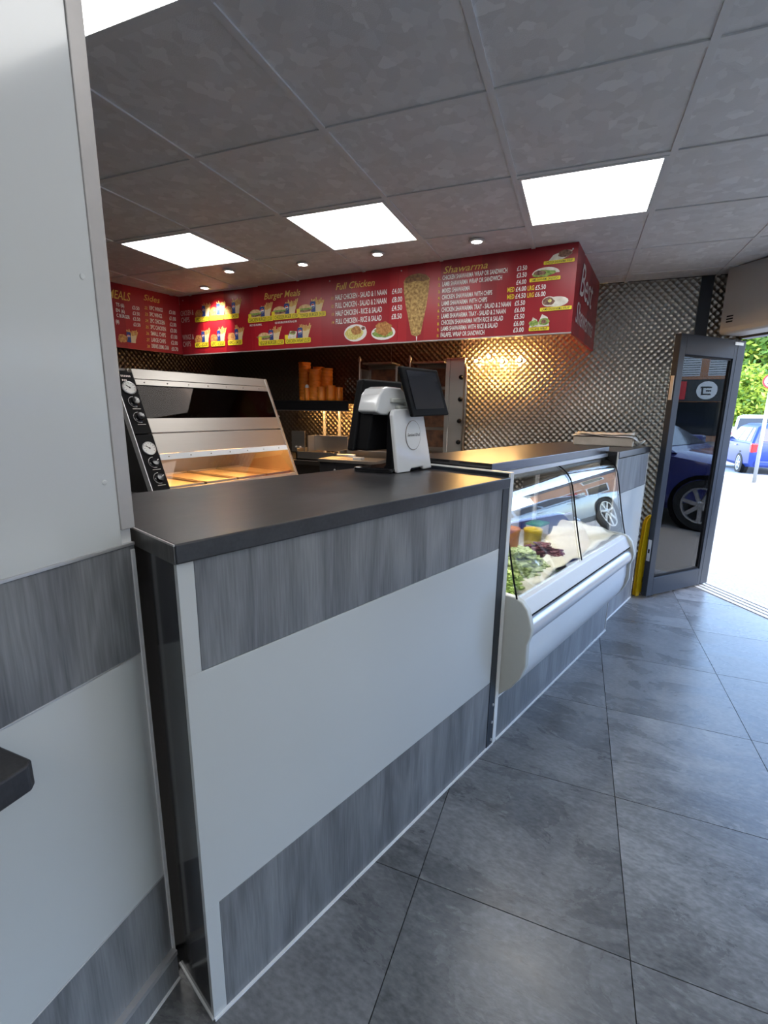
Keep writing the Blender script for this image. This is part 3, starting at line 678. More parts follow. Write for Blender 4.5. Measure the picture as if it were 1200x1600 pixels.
for x, z in ((.853, .262), (1.105, .262), (1.362, .265), (.955, .075), (1.235, .075)): MB().box(x-.02, x+.012, -.004, -.003, z, z+.03).build('number_tag', 't_yellow', front)
p = Print(); kz = [(2.285, .40), (2.30, .425), (2.34, .44), (2.40, .445), (2.455, .43), (2.482, .405), (2.478, .33), (2.462, .22), (2.44, .12), (2.425, .045), (2.39, .03), (2.352, .045), (2.335, .12), (2.305, .24), (2.288, .33)]
p.poly(kz, 'kebab'); p.poly([(2.29, .395), (2.30, .425), (2.34, .44), (2.40, .445), (2.455, .43), (2.478, .40), (2.44, .39), (2.38, .398), (2.33, .388)], 'kebab_dark'); p.poly([(2.39, .03), (2.393, -.0), (2.397, -.0), (2.4, .03)], 't_white'); p.build(front, 'kebab_picture')
p = Print(); p.ell(1.887, .083, .1, .062, 't_white', 22); p.ell(1.875, .08, .08, .045, 'rice', 18, jag=.08); p.ell(1.895, .10, .045, .033, 'fried', 12, jag=.15); p.ell(1.955, .112, .022, .016, 't_white', 12); p.ell(1.955, .112, .017, .012, 'beef', 12); p.build(front, 'plate_picture')
p = Print(); p.ell(2.125, .07, .1, .05, 't_white', 22); p.ell(2.125, .07, .085, .035, 'lett', 18, jag=.15); p.ell(2.13, .1, .07, .05, 'fried', 14, jag=.18); p.build(front, 'plate_picture')
p = Print(); p.poly([(3.262, .418), (3.29, .45), (3.36, .47), (3.40, .465), (3.38, .435), (3.33, .415)], 'wrap'); p.ell(3.355, .452, .04, .02, 'beef', 12, jag=.2); p.build(front, 'wrap_picture')
p = Print(); p.ell(3.252, .35, .082, .036, 'wrap', 16, 0, PI); p.ell(3.24, .352, .065, .018, 'lett', 14, jag=.25); p.ell(3.22, .356, .035, .015, 'beef', 10, jag=.25); p.build(front, 'sandwich_picture')
p = Print(); p.ell(3.33, .182, .07, .03, 'wrap', 16); p.ell(3.285, .186, .042, .03, 'wrap', 14); p.ell(3.283, .186, .034, .024, 'beef', 12, jag=.15); p.ell(3.29, .19, .012, .01, 'rice', 8); p.build(front, 'wrap_picture')
p = Print(); p.poly([(3.175, .04), (3.195, .1), (3.22, .085), (3.235, .045)], 'wrap'); p.poly([(3.22, .04), (3.25, .115), (3.285, .095), (3.297, .045)], 'wrap'); p.ell(3.205, .065, .028, .02, 'lett', 10, jag=.3); p.ell(3.262, .07, .03, .022, 'lett', 10, jag=.3); p.ell(3.262, .07, .016, .014, 'beef', 8, jag=.2); p.build(front, 'wrap_picture')

# ================================================================== COUNTER
ct = thing('counter', 'long shop counter clad in white and grey wood panels', 'counter', CF(0, 0), KA)
MB().box(.012, 1.235, .012, .56, 0, 1.075).build('carcass', 'kitchen', ct)
def cpan(name, mat, s0, s1, z0, z1, w0=0.0): return MB().box(s0, s1, w0, .012, z0, z1).build(name, mat, ct, bevel=.0006)
cpan('wood_panel', 'wood', .032, 1.19, .855, 1.077); cpan('white_panel', 'white_panel', .0, 1.19, .302, .8535); cpan('wood_panel', 'wood', .032, 1.19, .006, .3005)
cpan('corner_trim', 'white_panel', 0, .0315, .8535, 1.077); cpan('corner_trim', 'white_panel', 0, .0315, .006, .302)
MB().box(0, .012, .012, .16, 0, 1.077).build('end_panel', 'black_panel', ct); MB().box(-.004, 0, .0, .165, .0, .006).build('floor_seal', 'white_trim', ct)
MB().box(.002, .012, .16, .56, 0, 1.077).build('end_panel', 'black_panel', ct)
MB().box(0, 1.24, -.006, 0, 0, .006).build('floor_seal', 'white_trim', ct)
MB().box(1.19, 1.235, -.002, .012, 0, 1.08).build('edge_strip', 'anthracite', ct)
for z in (.03, .11, .19): MB().lathe([(.006, 0), (.006, .003), (.003, .004)], 10, mat=Matrix.Translation((1.222, -.002, z)) @ Matrix.Rotation(R(90), 4, 'X')).build('screw', 'alu', ct)
wt = thing('worktop', 'charcoal stone effect counter worktop carrying the till', 'worktop', CF(0, 0, 1.077), KA)
MB().prism([(-.003, -.006), (1.235, -.006), (1.235, .577), (.08, .577), (-.003, .26)], 'z', 0, .038).build('slab', 'worktop', wt, bevel=.003)
MB().box(-.0055, -.0035, -.006, .2, .001, .035).build('end_edging', 'ply', wt); MB().box(-.006, -.003, -.007, .2, .035, .0385).build('end_lip', 'alu_grey', wt)
pp = thing('divider_panel', 'dark upright divider panel with white edging between counter and food display', 'divider', CF(0, 0), KA)
MB().box(1.238, 1.259, .004, .55, 0, 1.128).build('board', 'anthracite', pp); MB().box(1.236, 1.262, -.004, .004, 0, 1.132).build('front_edging', 'white_trim', pp, bevel=.001); MB().box(1.236, 1.262, .004, .55, 1.128, 1.132).build('top_edging', 'white_trim', pp)

# ================================================================== REFRIGERATED DISPLAY
S0, S1 = 1.268, 2.664
dc = thing('food_display_case', 'refrigerated serve-over display with curved glass front and salad trays inside', 'display case', CF(0, 0), KA)
capp = [(-.004, .215), (-.05, .262), (-.085, .318), (-.104, .378), (-.102, .47), (-.112, .50), (-.116, .535), (-.106, .575), (-.094, .61), (-.07, .636), (-.035, .648), (.30, .648), (.30, .215)]
m = MB(); m.prism(capp, 'x', S0, S0+.03); m.build('end_cap', 'grey_plastic', dc, bevel=.004, auto=True)
m = MB(); m.prism(capp, 'x', S1-.03, S1); m.build('end_cap', 'grey_plastic', dc, bevel=.004, auto=True)
lowp = [(.01, .205), (-.03, .235), (-.062, .285), (-.082, .34), (-.088, .40), (-.085, .47)]
MB().strip(lowp, 'x', S0+.03, S1-.03, -.006).build('lower_front', 'light_grey', dc, auto=True)
bump_ = [(-.07, .468)] + [(-.072-.036*math.cos(t), .515+.045*math.sin(t)) for t in [(-PI/2+PI*k/12) for k in range(13)]] + [(-.06, .565)]
MB().prism(bump_, 'x', S0+.03, S1-.03).build('bumper_rail', 'alu', dc, auto=True)
MB().prism([(-.085, .565), (-.092, .575), (-.062, .632), (-.045, .64), (-.03, .64), (-.03, .565)], 'x', S0+.03, S1-.03).build('front_rail', 'light_grey', dc, bevel=.002)
MB().box(S0+.04, S1-.04, -.0935, -.091, .572, .578).build('rail_seal', 'black', dc)
MB().box(S0, S1, .012, .03, .0, .205).build('plinth', 'kitchen', dc)
MB().box(S0+.004, S1-.003, .002, .012, .006, .2).build('plinth_panel', 'wood', dc); MB().box(S0, S1, .0, .012, .2, .206).build('plinth_trim', 'white_trim', dc); MB().box(S0, S1, -.005, .004, 0, .006).build('plinth_trim', 'white_trim', dc); MB().box(S1-.003, S1+.001, -.001, .012, 0, .206).build('plinth_trim', 'white_trim', dc)
m = MB(); m.box(S0+.03, S1-.03, -.03, .62, .5, .56); m.box(S0+.03, S1-.03, .62, .66, 0, .78); m.box(S0+.03, S1-.03, .03, .62, .21, .24); m.build('tub', 'light_grey', dc)
MB().box(S0, S0+.012, .06, .62, .648, 1.09).build('end_glass', 'glass', dc)
MB().box(S1-.012, S1, .13, .62, .60, 1.11).build('end_wall', 'kitchen', dc)
gp = [(.118, 1.096), (.095, 1.084), (.067, 1.062), (.046, 1.034), (.034, 1.0), (.022, .95), (.008, .88), (-.008, .80), (-.026, .72), (-.046, .642)]
for a, b in ((S0+.004, 1.951), (1.957, S1-.006)): MB().strip(gp, 'x', a, b, .005).build('curved_glass', 'case_glass', dc, auto=True)
for s in (S0+.004, 1.954, S1-.006): MB().tube([(s, w-.001, z) for w, z in gp], .0035, 6).build('glass_seal', 'black', dc)
MB().box(S0, S1, .10, .16, 1.094, 1.112).build('glass_rail', 'alu', dc)
MB().box(S0, S1, .14, .16, 1.06, 1.094).build('lamp_rail', 'steel_dark', dc); MB().tube([(S0+.06, .19, 1.085), (S1-.06, .19, 1.085)], .012, 10).build('added_case_lamp', 'tube', dc)  # tube is an added light, put in to brighten the food
for s in (S0+.03, S1-.05): MB().box(s, s+.02, .5, .52, .56, 1.11).build('support', 'alu', dc)
ss = thing('display_worktop', 'grey laminate shelf top running over the food display', 'worktop', CF(0, 0, 1.112), KA)
MB().box(1.302, 2.715, .112, .53, 0, .038).build('slab', 'slab', ss, bevel=.002); MB().box(1.30, 1.302, .112, .53, 0, .038).build('end_edging', 'black_panel', ss)
# trays and food inside
def tray(s, w, ls, lw, z, lbl, name='steel_tray', dep=.06):
    t = thing(name, lbl, 'tray', CF(s, w, z), KA, 'steel trays in the food display'); m = MB()
    for b in ((-ls/2, -ls/2+.008, -lw/2, lw/2), (ls/2-.008, ls/2, -lw/2, lw/2), (-ls/2, ls/2, -lw/2, -lw/2+.008), (-ls/2, ls/2, lw/2-.008, lw/2)): m.box(*b, 0, dep)
    m.box(-ls/2, ls/2, -lw/2, lw/2, 0, .004); m.build('pan', 'tray', t)
    m = MB()
    for b in ((-ls/2-.012, -ls/2+.004, -lw/2-.012, lw/2+.012), (ls/2-.004, ls/2+.012, -lw/2-.012, lw/2+.012), (-ls/2, ls/2, -lw/2-.012, -lw/2+.004), (-ls/2, ls/2, lw/2-.004, lw/2+.012)): m.box(*b, dep-.003, dep)
    m.build('rim', 'tray', t)
def bits(s, w, ls, lw, z, n, size, mat, name, lbl, cat, heap=.05, el=1.0):
    m = MB()
    for k in range(n):
        x = random.uniform(-.5, .5); y = random.uniform(-.5, .5); h = heap*(1-.8*(2*x)**2)*(1-.8*(2*y)**2)
        mt = Matrix.Translation((x*ls, y*lw, max(.004, random.uniform(.3, 1)*h))) @ Matrix.Rotation(random.uniform(0, 6.3), 4, 'Z') @ Matrix.Rotation(random.uniform(-.7, .7), 4, 'X')
        q = size*random.uniform(.6, 1.2); m.box(-q*el, q*el, -q*.5, q*.5, -q*.25, q*.25, mat=mt)
    o = m.build(name, mat, None); o.location = CF(s, w, z); o.rotation_euler = (0, 0, KA); return tag(o, lbl, cat, None, 'stuff')
TZ = .562
tray(1.42, .13, .21, .26, TZ, 'steel tray of green pepper pieces nearest the divider')
bits(1.42, .13, .19, .24, TZ+.05, 520, .015, 'cucumber', 'chopped_pepper', 'heap of bright green chopped pepper in the display', 'salad', .10)
tray(1.66, .13, .21, .26, TZ, 'steel tray heaped with pale shredded lettuce')
bits(1.66, .13, .2, .24, TZ+.05, 520, .016, 'lettuce', 'shredded_lettuce', 'heap of pale green shredded lettuce in the display', 'salad', .12, 1.6)
tray(1.90, .13, .21, .26, TZ, 'steel tray of dark red cabbage in the middle')
bits(1.90, .13, .19, .24, TZ+.045, 420, .013, 'onion', 'shredded_cabbage', 'heap of dark red shredded cabbage in the display', 'salad', .10, 1.6)
tray(1.42, .44, .21, .26, TZ, 'steel tray behind the green pepper tray'); bits(1.42, .44, .19, .24, TZ+.045, 300, .014, 'lettuce', 'sliced_onion', 'pale sliced onion behind the green pepper', 'salad', .04)
tray(1.66, .44, .21, .26, TZ, 'steel tray behind the lettuce tray'); bits(1.66, .44, .19, .24, TZ+.045, 300, .013, 'onion', 'sliced_beetroot', 'dark red salad behind the lettuce', 'salad', .04)
for s, w, mat, lb, nm in ((1.97, .42, 'maroon', 'maroon sauce tub inside the food display', 'sauce_tub'), (2.08, .40, 'tuborange', 'orange sauce tub inside the food display', 'sauce_tub'), (2.15, .30, 'tubyellow', 'yellow sauce tub inside the food display', 'sauce_tub')):
    t = thing(nm, lb, 'tub', CF(s, w, TZ), KA, 'sauce tubs in the display'); MB().lathe([(.04, 0), (.045, .01), (.05, .13), (.052, .135), (.047, .135), (.044, .02)], 18).build('body', mat, t, auto=True); MB().lathe([(.053, .128), (.053, .14), (.05, .143), (.001, .143)], 18).build('lid', mat, t, auto=True)
t = thing('food_box', 'small white box with green lid at the far end of the display', 'box', CF(2.48, .42, TZ), KA); MB().box(-.06, .06, -.05, .05, 0, .09).build('body', 'paper_w', t, bevel=.004); MB().box(-.063, .063, -.053, .053, .09, .105).build('lid', 'green', t, bevel=.004)
m = MB(); nx, ny = 48, 14
vs = []
for i in range(nx+1):
    for j in range(ny+1):
        s = 1.38+(2.61-1.38)*i/nx; k = (s-1.38)/1.23; whi = .075+.03*math.sin(k*8)**2+.20*min(1, max(0, k-.35)*2.2); w = -.028+(whi+.028)*j/ny
        vs.append((s, w, TZ+.066+.028*min(1, k*3)+.05*max(0, k-.4)*(j/ny)+.007*math.sin(s*31+w*14)+.006*math.sin(w*46+s*9)))
fs = [(i*(ny+1)+j, (i+1)*(ny+1)+j, (i+1)*(ny+1)+j+1, i*(ny+1)+j+1) for i in range(nx) for j in range(ny)]
m.add(vs, fs); o = m.build('cover_sheet', 'cream', None, smooth=True); o.location = CF(0, 0, 0); o.rotation_euler = (0, 0, KA); md = o.modifiers.new('thick', 'SOLIDIFY'); md.thickness = .003
tag(o, 'creased cream cover sheet lying over the trays in the display', 'cover sheet')

# ================================================================== END UNIT
eu = thing('end_unit', 'short counter unit with grey and white panels between food display and door', 'counter', CF(0, 0), KA)
E0, E1 = 2.672, 3.375
MB().box(E0, E1, .058, .62, 0, 1.085).build('carcass', 'kitchen', eu)
for nm, mt, z0, z1 in (('wood_panel', 'wood', .86, 1.08), ('white_panel', 'white_panel', .303, .857), ('wood_panel', 'wood', .006, .30)): MB().box(E0, E1, .046, .058, z0, z1).build(nm, mt, eu)
MB().box(E0-.002, E0+.004, .042, .06, .21, 1.125).build('edge_trim', 'white_trim', eu); MB().box(E1-.003, E1+.002, .043, .06, 0, 1.085).build('edge_trim', 'white_trim', eu); MB().box(E0, E1, .04, .048, 0, .006).build('floor_seal', 'white_trim', eu)
MB().box(E0, E1+.01, .038, .66, 1.088, 1.125).build('top', 'slab', eu, bevel=.002); MB().box(E0-.008, E0-.002, .05, .62, 0.2, 1.125).build('end_panel', 'black_panel', eu)
# bundle of paper bags on it
pb = thing('paper_bundle', 'flat stack of crumpled brown paper sheets on the end unit', 'paper', CF(3.27, .32, 1.1255), KA+R(14))
m = MB(); m.box(-.16, .16, -.19, .19, 0, .062); m.build('stack', 'paper', pb, bevel=.008)
def crumple(name, x0, x1, y0, y1, z, amp, mat, seed, curl=0):
    rn = random.Random(seed); m = MB(); n = 14; vs = []
    ph = [rn.uniform(0, 6) for _ in range(4)]
    for i in range(n+1):
        for j in range(n+1):
            u, v = i/n, j/n; zz = z+amp*(math.sin(u*9+ph[0])*math.sin(v*7+ph[1])+.5*math.sin(v*19+ph[2]+u*4)); zz = max(z-amp*.6, zz)
            cu = max(0, .12-v)/.12; vs.append((x0+(x1-x0)*u, y0+(y1-y0)*v - curl*cu*.4, zz-curl*cu*cu*.9+amp*cu*math.sin(u*20)))
    m.add(vs, [(i*(n+1)+j, (i+1)*(n+1)+j, (i+1)*(n+1)+j+1, i*(n+1)+j+1) for i in range(n) for j in range(n)])
    o = m.build(name, mat, pb, smooth=True); md = o.modifiers.new('thick', 'SOLIDIFY'); md.thickness = .002
crumple('top_sheet', -.17, .175, -.2, .2, .070, .004, 'paper_w', 3, .03); crumple('loose_sheet', -.12, .18, -.19, .19, .080, .004, 'paper_w', 5)
m = MB(); m.tube([(.1, -.2, .03), (.14, -.215, .012), (.17, -.24, .016), (.19, -.26, .03)], [.02, .018, .012, .006], 8); m.build('torn_flap', 'paper_w', pb, smooth=True)

# wet floor sign folded against the end unit
ws = thing('wet_floor_sign', 'yellow folded wet floor sign leaning beside the open door', 'floor sign', (*CF(3.52, -.015)[:2], 0), KA+R(-32))
sp_ = [(-.09, 0), (.09, 0), (.085, .03), (.115, .03), (.105, .38), (.10, .56), (.08, .605), (.05, .62), (-.05, .62), (-.08, .605), (-.10, .56), (-.105, .38), (-.115, .03), (-.085, .03)]
sp_ = [(-.10, 0), (-.07, 0), (-.06, .03), (.06, .03), (.07, 0), (.10, 0), (.098, .3), (.088, .56), (.07, .60), (.04, .62), (-.04, .62), (-.07, .60), (-.088, .56), (-.098, .3)]
for k, yy in enumerate((-.014, .010)):
    MB().prism(sp_, 'y', yy-.006, yy+.006).build('leaf', 'yellow', ws, bevel=.003)
MB().tube([(-.05, -.002, .60), (.05, -.002, .60)], .011, 10).build('hinge', 'yellow', ws)
text(ws, 'CAUTION', -.06, .44, .12, .026, 't_black', -.0215, bold=.01); text(ws, 'WET', -.05, .17, .10, .04, 't_black', -.0215, bold=.01); text(ws, 'FLOOR', -.06, .11, .12, .04, 't_black', -.0215, bold=.01)
m = MB()
for a, b in (((-.055, .25), (.055, .25)), ((.055, .25), (0, .40)), ((0, .40), (-.055, .25)), ((-.02, .28), (.005, .32)), ((.005, .32), (.02, .34)), ((.0, .32), (.025, .27))): m.tube([(a[0], -.0212, a[1]), (b[0], -.0212, b[1])], .003, 6)
m.build('pictogram', 't_black', ws)

# black ledge on the left wall
lg = thing('wall_ledge', 'black stone effect eating ledge fixed to the left wall', 'ledge', (-.785, -1.0, .862), 0)
MB().prism([(0.001, -.9), (.173, -.9), (.173, 1.318), (.165, 1.327), (0.001, 1.327)], 'z', 0, .038).build('slab', 'worktop', lg, bevel=.003)
for y in (-.6, .3, 1.0): MB().prism([(0.001, -.14), (0.001, 0), (.13, 0), (.13, -.02), (.03, -.14)], 'y', y, y+.02).build('bracket', 'black', lg)

# ================================================================== TILL
tl = thing('till', 'white and black touchscreen till with customer display on the worktop', 'till', CF(0, 0, 1.1155), KA)
# white shield (faces the customer), slightly leaning back
def sh_y(z): return .345+.06*z
m = MB(); prof = [(1.01, 0), (1.085, 0), (1.092, .012), (1.165, .014), (1.172, .002), (1.226, .004), (1.2, .12), (1.178, .215), (1.165, .236), (1.15, .242), (1.01, .238), (.995, .232), (.99, .215)]
n = len(prof); vs = [(x, sh_y(z), z) for x, z in prof]+[(x, sh_y(z)+.02, z) for x, z in prof]
m.add(vs, [tuple(range(n)), tuple(range(n, 2*n))]+[(i, (i+1) % n, n+(i+1) % n, n+i) for i in range(n)]); m.build('shield', 'white_gloss', tl, bevel=.006, seg=3)
cy_ = .14; m = MB(); m.lathe([(.046, 0), (.046, .0015), (.0, .0015)], 32, mat=Matrix.Translation((1.105, sh_y(cy_)-.0005, cy_)) @ Matrix.Rotation(R(90-3.4), 4, 'X') @ Matrix.Scale(1.25, 4, (0, 1, 0))); o = m.build('badge_ring', 'steel_dark', tl)
m = MB(); m.lathe([(.0435, 0), (.0435, .0025), (.0, .0025)], 32, mat=Matrix.Translation((1.105, sh_y(cy_)-.0005, cy_)) @ Matrix.Rotation(R(90-3.4), 4, 'X') @ Matrix.Scale(1.25, 4, (0, 1, 0))); m.build('badge', 'white_gloss', tl)
text(tl, 'Sentinel EPoS', 1.068, .137, .074, .011, 't_black', sh_y(cy_)-.0055, bold=.01)
# base foot and black spine
MB().prism([(.99, .36), (1.21, .36), (1.21, .44), (1.16, .5), (.95, .52), (.93, .5)], 'z', 0, .018).build('foot', 'black_gloss', tl, bevel=.006)
MB().prism([(.366, 0), (.43, 0), (.40, .03), (.395, .22), (.38, .235), (.368, .2)], 'x', 1.0, 1.2).build('spine', 'black', tl, bevel=.004)
# white hood: printer housing
hp = [(.945, .228), (.955, .262), (.965, .29), (.985, .312), (1.01, .320), (1.085, .318), (1.115, .30), (1.14, .275), (1.2, .268), (1.2, .24), (1.14, .236), (1.1, .222), (1.03, .214), (.975, .217)]
MB().prism(hp, 'y', .40, .50).build('hood', 'white_gloss', tl, bevel=.008, seg=3); MB().box(1.02, 1.21, .385, .41, .262, .278).build('paper_slot', 'grey_plastic', tl, bevel=.004); MB().box(1.05, 1.21, .38, .41, .235, .252).build('arm', 'grey_plastic', tl, bevel=.006)
# black operator screen seen from behind
m = MB(); A = [(.912, .49, .08), (1.2, .49, .08), (1.235, .52, .352), (1.0, .52, .352)]; B = [(.917, .53, .08), (1.2, .53, .08), (1.235, .555, .347), (.997, .555, .347)]
m.add(A+B, [(0, 1, 2, 3), (7, 6, 5, 4), (0, 4, 5, 1), (1, 5, 6, 2), (2, 6, 7, 3), (3, 7, 4, 0)]); m.build('operator_screen', 'black', tl, bevel=.008)
m = MB(); A = [(.935, .44, .082), (1.19, .44, .082), (1.2, .44, .225), (.97, .44, .225)]; B = [(p[0], .52, p[2]) for p in A]
m.add(A+B, [(0, 1, 2, 3), (7, 6, 5, 4), (0, 4, 5, 1), (1, 5, 6, 2), (2, 6, 7, 3), (3, 7, 4, 0)]); m.build('printer_body', 'black', tl, bevel=.008)
MB().box(1.04, 1.19, .36, .42, .016, .1).build('column', 'black', tl, bevel=.006)
# customer display: tilted slab
cdm = MB(); q = [(1.016, .35, .393), (1.268, .365, .395), (1.306, .325, .219), (1.05, .31, .212)]
q = [Vector(p) for p in q]; nn = (q[1]-q[0]).cross(q[3]-q[0]).normalized()
if nn.y > 0: nn = -nn
bk = [p-nn*.016 for p in q]; cdm.add(list(q)+bk, [(0, 1, 2, 3), (7, 6, 5, 4), (0, 4, 5, 1), (1, 5, 6, 2), (2, 6, 7, 3), (3, 7, 4, 0)]); cdo = cdm.build('customer_display', 'black', tl, bevel=.006, seg=3)
cc = sum(q, Vector())/4; sc = [cc+(p-cc)*.78+nn*.0008+Vector((0, 0, .006)) for p in q]; sb = [p-nn*.003 for p in sc]; m = MB(); m.add(sc+sb, [(0, 1, 2, 3), (7, 6, 5, 4), (0, 4, 5, 1), (1, 5, 6, 2), (2, 6, 7, 3), (3, 7, 4, 0)]); m.build('screen_glass', 'screen', cdo)
MB().box(1.1, 1.18, .35, .42, .235, .30).build('display_mount', 'grey_plastic', tl, bevel=.01)

# ================================================================== HEATED CABINET
CA = R(78.2); CL = 1.06
hs = thing('cabinet_stand', 'dark steel stand under the heated display cabinet', 'stand', (-1.997, 1.792, 0), CA); MB().box(-.02, CL+.02, .01, .62, .05, .898).build('body', 'steel_dark', hs)
for x in (.02, CL-.05):
    for y in (.05, .55): MB().box(x, x+.03, y, y+.03, 0, .05).build('foot', 'black', hs)
hc = thing('heated_cabinet', 'two-tier stainless heated food cabinet glowing warm inside, with dials and knobs', 'heated cabinet', (-1.997, 1.792, .9), CA)
HT = .65; SL = .285/HT         # front leans back
def fy(z): return SL*z
def facebox(m, x0, x1, z0, z1, th=.012, out=0.0, mi=0):
    m.prism([(fy(z0)-out, z0), (fy(z1)-out, z1), (fy(z1)+th, z1), (fy(z0)+th, z0)], 'x', x0, x1, mi)
CPW = .10
for nm, mt, z0, z1, o_ in (('top_band', 'steel', .598, HT, .004), ('screw_strip', 'steel', .565, .595, .006), ('middle_band', 'steel', .315, .39, .004), ('front_band', 'steel', .205, .309, .004), ('lower_strip', 'light_grey', .172, .203, .007), ('base_strip', 'steel', 0, .02, .003)):
    m = MB(); facebox(m, CPW, CL-.02, z0, z1, .015, o_); m.build(nm, mt, hc, bevel=.0015)
m = MB(); facebox(m, CL-.022, CL, 0, HT, .03, .006); m.build('end_post', 'steel', hc, bevel=.002)
for k in range(7):
    x = CPW+.05+k*.135
    for z, yo in ((.58, .0065), (.188, .0075)): MB().lathe([(.004, 0), (.004, .002), (.001, .003)], 8, mat=Matrix.Translation((x, fy(z)-yo, z)) @ Matrix.Rotation(R(114), 4, 'X')).build('screw', 'steel_dark', hc)
m = MB(); facebox(m, CPW, CL-.022, .39, .567, .003); m.build('upper_glass', 'cab_dark', hc)
m = MB(); facebox(m, CPW, CL-.022, .02, .172, .003); m.build('lower_glass', 'cab_glass', hc)
m = MB(); m.prism([(.31, HT), (.60, HT), (.60, 0), (.59, 0), (.59, HT-.012), (.31, HT-.012)], 'x', 0, CL); m.build('top_and_back', 'steel_dark', hc)
m = MB(); m.prism([(0.012, 0), (.60, 0), (.60, HT), (.30, HT)], 'x', CL-.015, CL-.001); m.build('side_wall', 'steel', hc); m = MB(); m.prism([(0.012, 0), (.60, 0), (.60, HT), (.30, HT)], 'x', CPW-.012, CPW); m.build('inner_wall', 'steel_dark', hc)
m = MB(); m.prism([(0.012, 0), (.60, 0), (.60, HT), (.30, HT)], 'x', 0, .008); m.build('side_wall', 'black_panel', hc)
MB().box(CPW, CL-.016, .16, .59, .30, .312).build('middle_shelf', 'steel', hc); MB().box(CPW, CL-.016, .015, .59, 0, .012).build('deck', 'steel', hc)
for k in range(4):
    x = CPW+.02+k*.232; m = MB(); m.box(x, x+.215, .04, .55, .012, .02)
    for b in ((x, x+.215, .04, .05), (x, x+.215, .54, .55), (x, x+.006, .04, .55), (x+.209, x+.215, .04, .55)): m.box(*b, .02, .03)
    m.build('food_pan', 'steel', hc)
m = MB()
for k in range(46): x = CPW+.01+k*.0205; m.box(x, x+.01, .185, .2, .40, .41)
m.box(CPW, CL-.02, .19, .56, .392, .40); m.build('wire_rack', 'steel', hc)
for x in (.34, .62, .86): MB().tube([(x-.09, .42, .285), (x+.09, .42, .285)], .011, 8).build('heat_lamp', 'heat', hc)
MB().box(.2, CL-.1, .38, .46, .29, .3).build('lamp_tray', 'steel', hc)
# control panel
m = MB(); facebox(m, .0, CPW-.002, .0, .306, .02, .008); m.build('control_panel', 'black', hc, bevel=.002); m = MB(); facebox(m, .0, CPW-.002, .312, HT-.02, .02, .008); m.build('control_panel', 'black', hc, bevel=.002); m = MB(); facebox(m, -.004, .0, .0, HT-.02, .03, .01); m.build('panel_edge', 'alu', hc)
ftm = math.atan(SL)
def onface(x, z, o_=.009): return Matrix.Translation((x, fy(z)-o_, z)) @ Matrix.Rotation(R(90)+ftm*-1, 4, 'X')
for z in (.545, .235):
    g_ = MB().lathe([(.036, 0), (.036, .008), (.031, .010), (.031, .007), (.001, .007)], 28, mat=onface(.052, z)).build('gauge', 'alu', hc, auto=True)
    MB().lathe([(.031, 0), (.031, .0085), (.001, .0085)], 24, mat=onface(.052, z)).build('dial', 'dial', g_); m = MB(); m.box(-.002, .002, -.006, .022, .0086, .0096, mat=onface(.052, z) @ Matrix.Rotation(R(50), 4, 'Z'))
    for k in range(9): m.box(-.001, .001, .023, .028, .0086, .009, mat=onface(.052, z) @ Matrix.Rotation(R(-120+30*k), 4, 'Z'))
    m.lathe([(.004, 0), (.004, .0105), (.001, .0105)], 8, mat=onface(.052, z)); m.build('needle', 't_black', g_)
for z in (.475, .395, .165, .085):
    k_ = MB().lathe([(.026, 0), (.026, .004), (.021, .006), (.019, .022), (.001, .023)], 22, mat=onface(.056, z)).build('knob', 'black_gloss', hc, auto=True)
    m = MB()
    for a in range(0, 200, 12): m.box(-.0015, .0015, .0275, .0305, 0, .001, mat=onface(.056, z) @ Matrix.Rotation(R(a), 4, 'Z'))
    m.build('scale_marks', 't_white', hc); MB().box(-.0015, .0015, .006, .018, .0232, .024, mat=onface(.056, z) @ Matrix.Rotation(R(-60), 4, 'Z')).build('pointer', 't_white', k_)
    MB().box(-.02, .024, -.041, -.038, 0, .0006, mat=onface(.056, z)).build('printed_line', 't_cream', hc)
for i, s in enumerate(('HEATED', 'H04')):
    m = MB(); mt = onface(.03, .607-.022*i, .0092)
    for k in range(len(s)): m.box(k*.009, k*.009+.0055, -.004, .006, 0, .0005, mat=mt)
    m.build('printed_marks', 't_cream', hc)
MB().box(.45, .60, .42, .52, HT, HT+.014).build('tray_handle', 'black', hc, bevel=.005); MB().tube([(CL, .2, .395), (CL+.03, .2, .395)], .008, 10).build('catch', 'alu', hc)

# ================================================================== KITCHEN BACK LINE
bn_ = thing('kitchen_bench', 'long stainless kitchen bench along the back wall', 'bench', (-3.4, 3.66, 0), 0)
MB().box(0, 2.75, 0, .66, .86, .9).build('top', 'steel_dark', bn_, bevel=.003); MB().box(.02, 2.73, .03, .06, .12, .86).build('front', 'steel_dark', bn_)
for x in (.03, 1.35, 2.66):
    for y in (.07, .58): MB().box(x, x+.05, y, y+.05, 0, .86).build('leg', 'steel_dark', bn_)
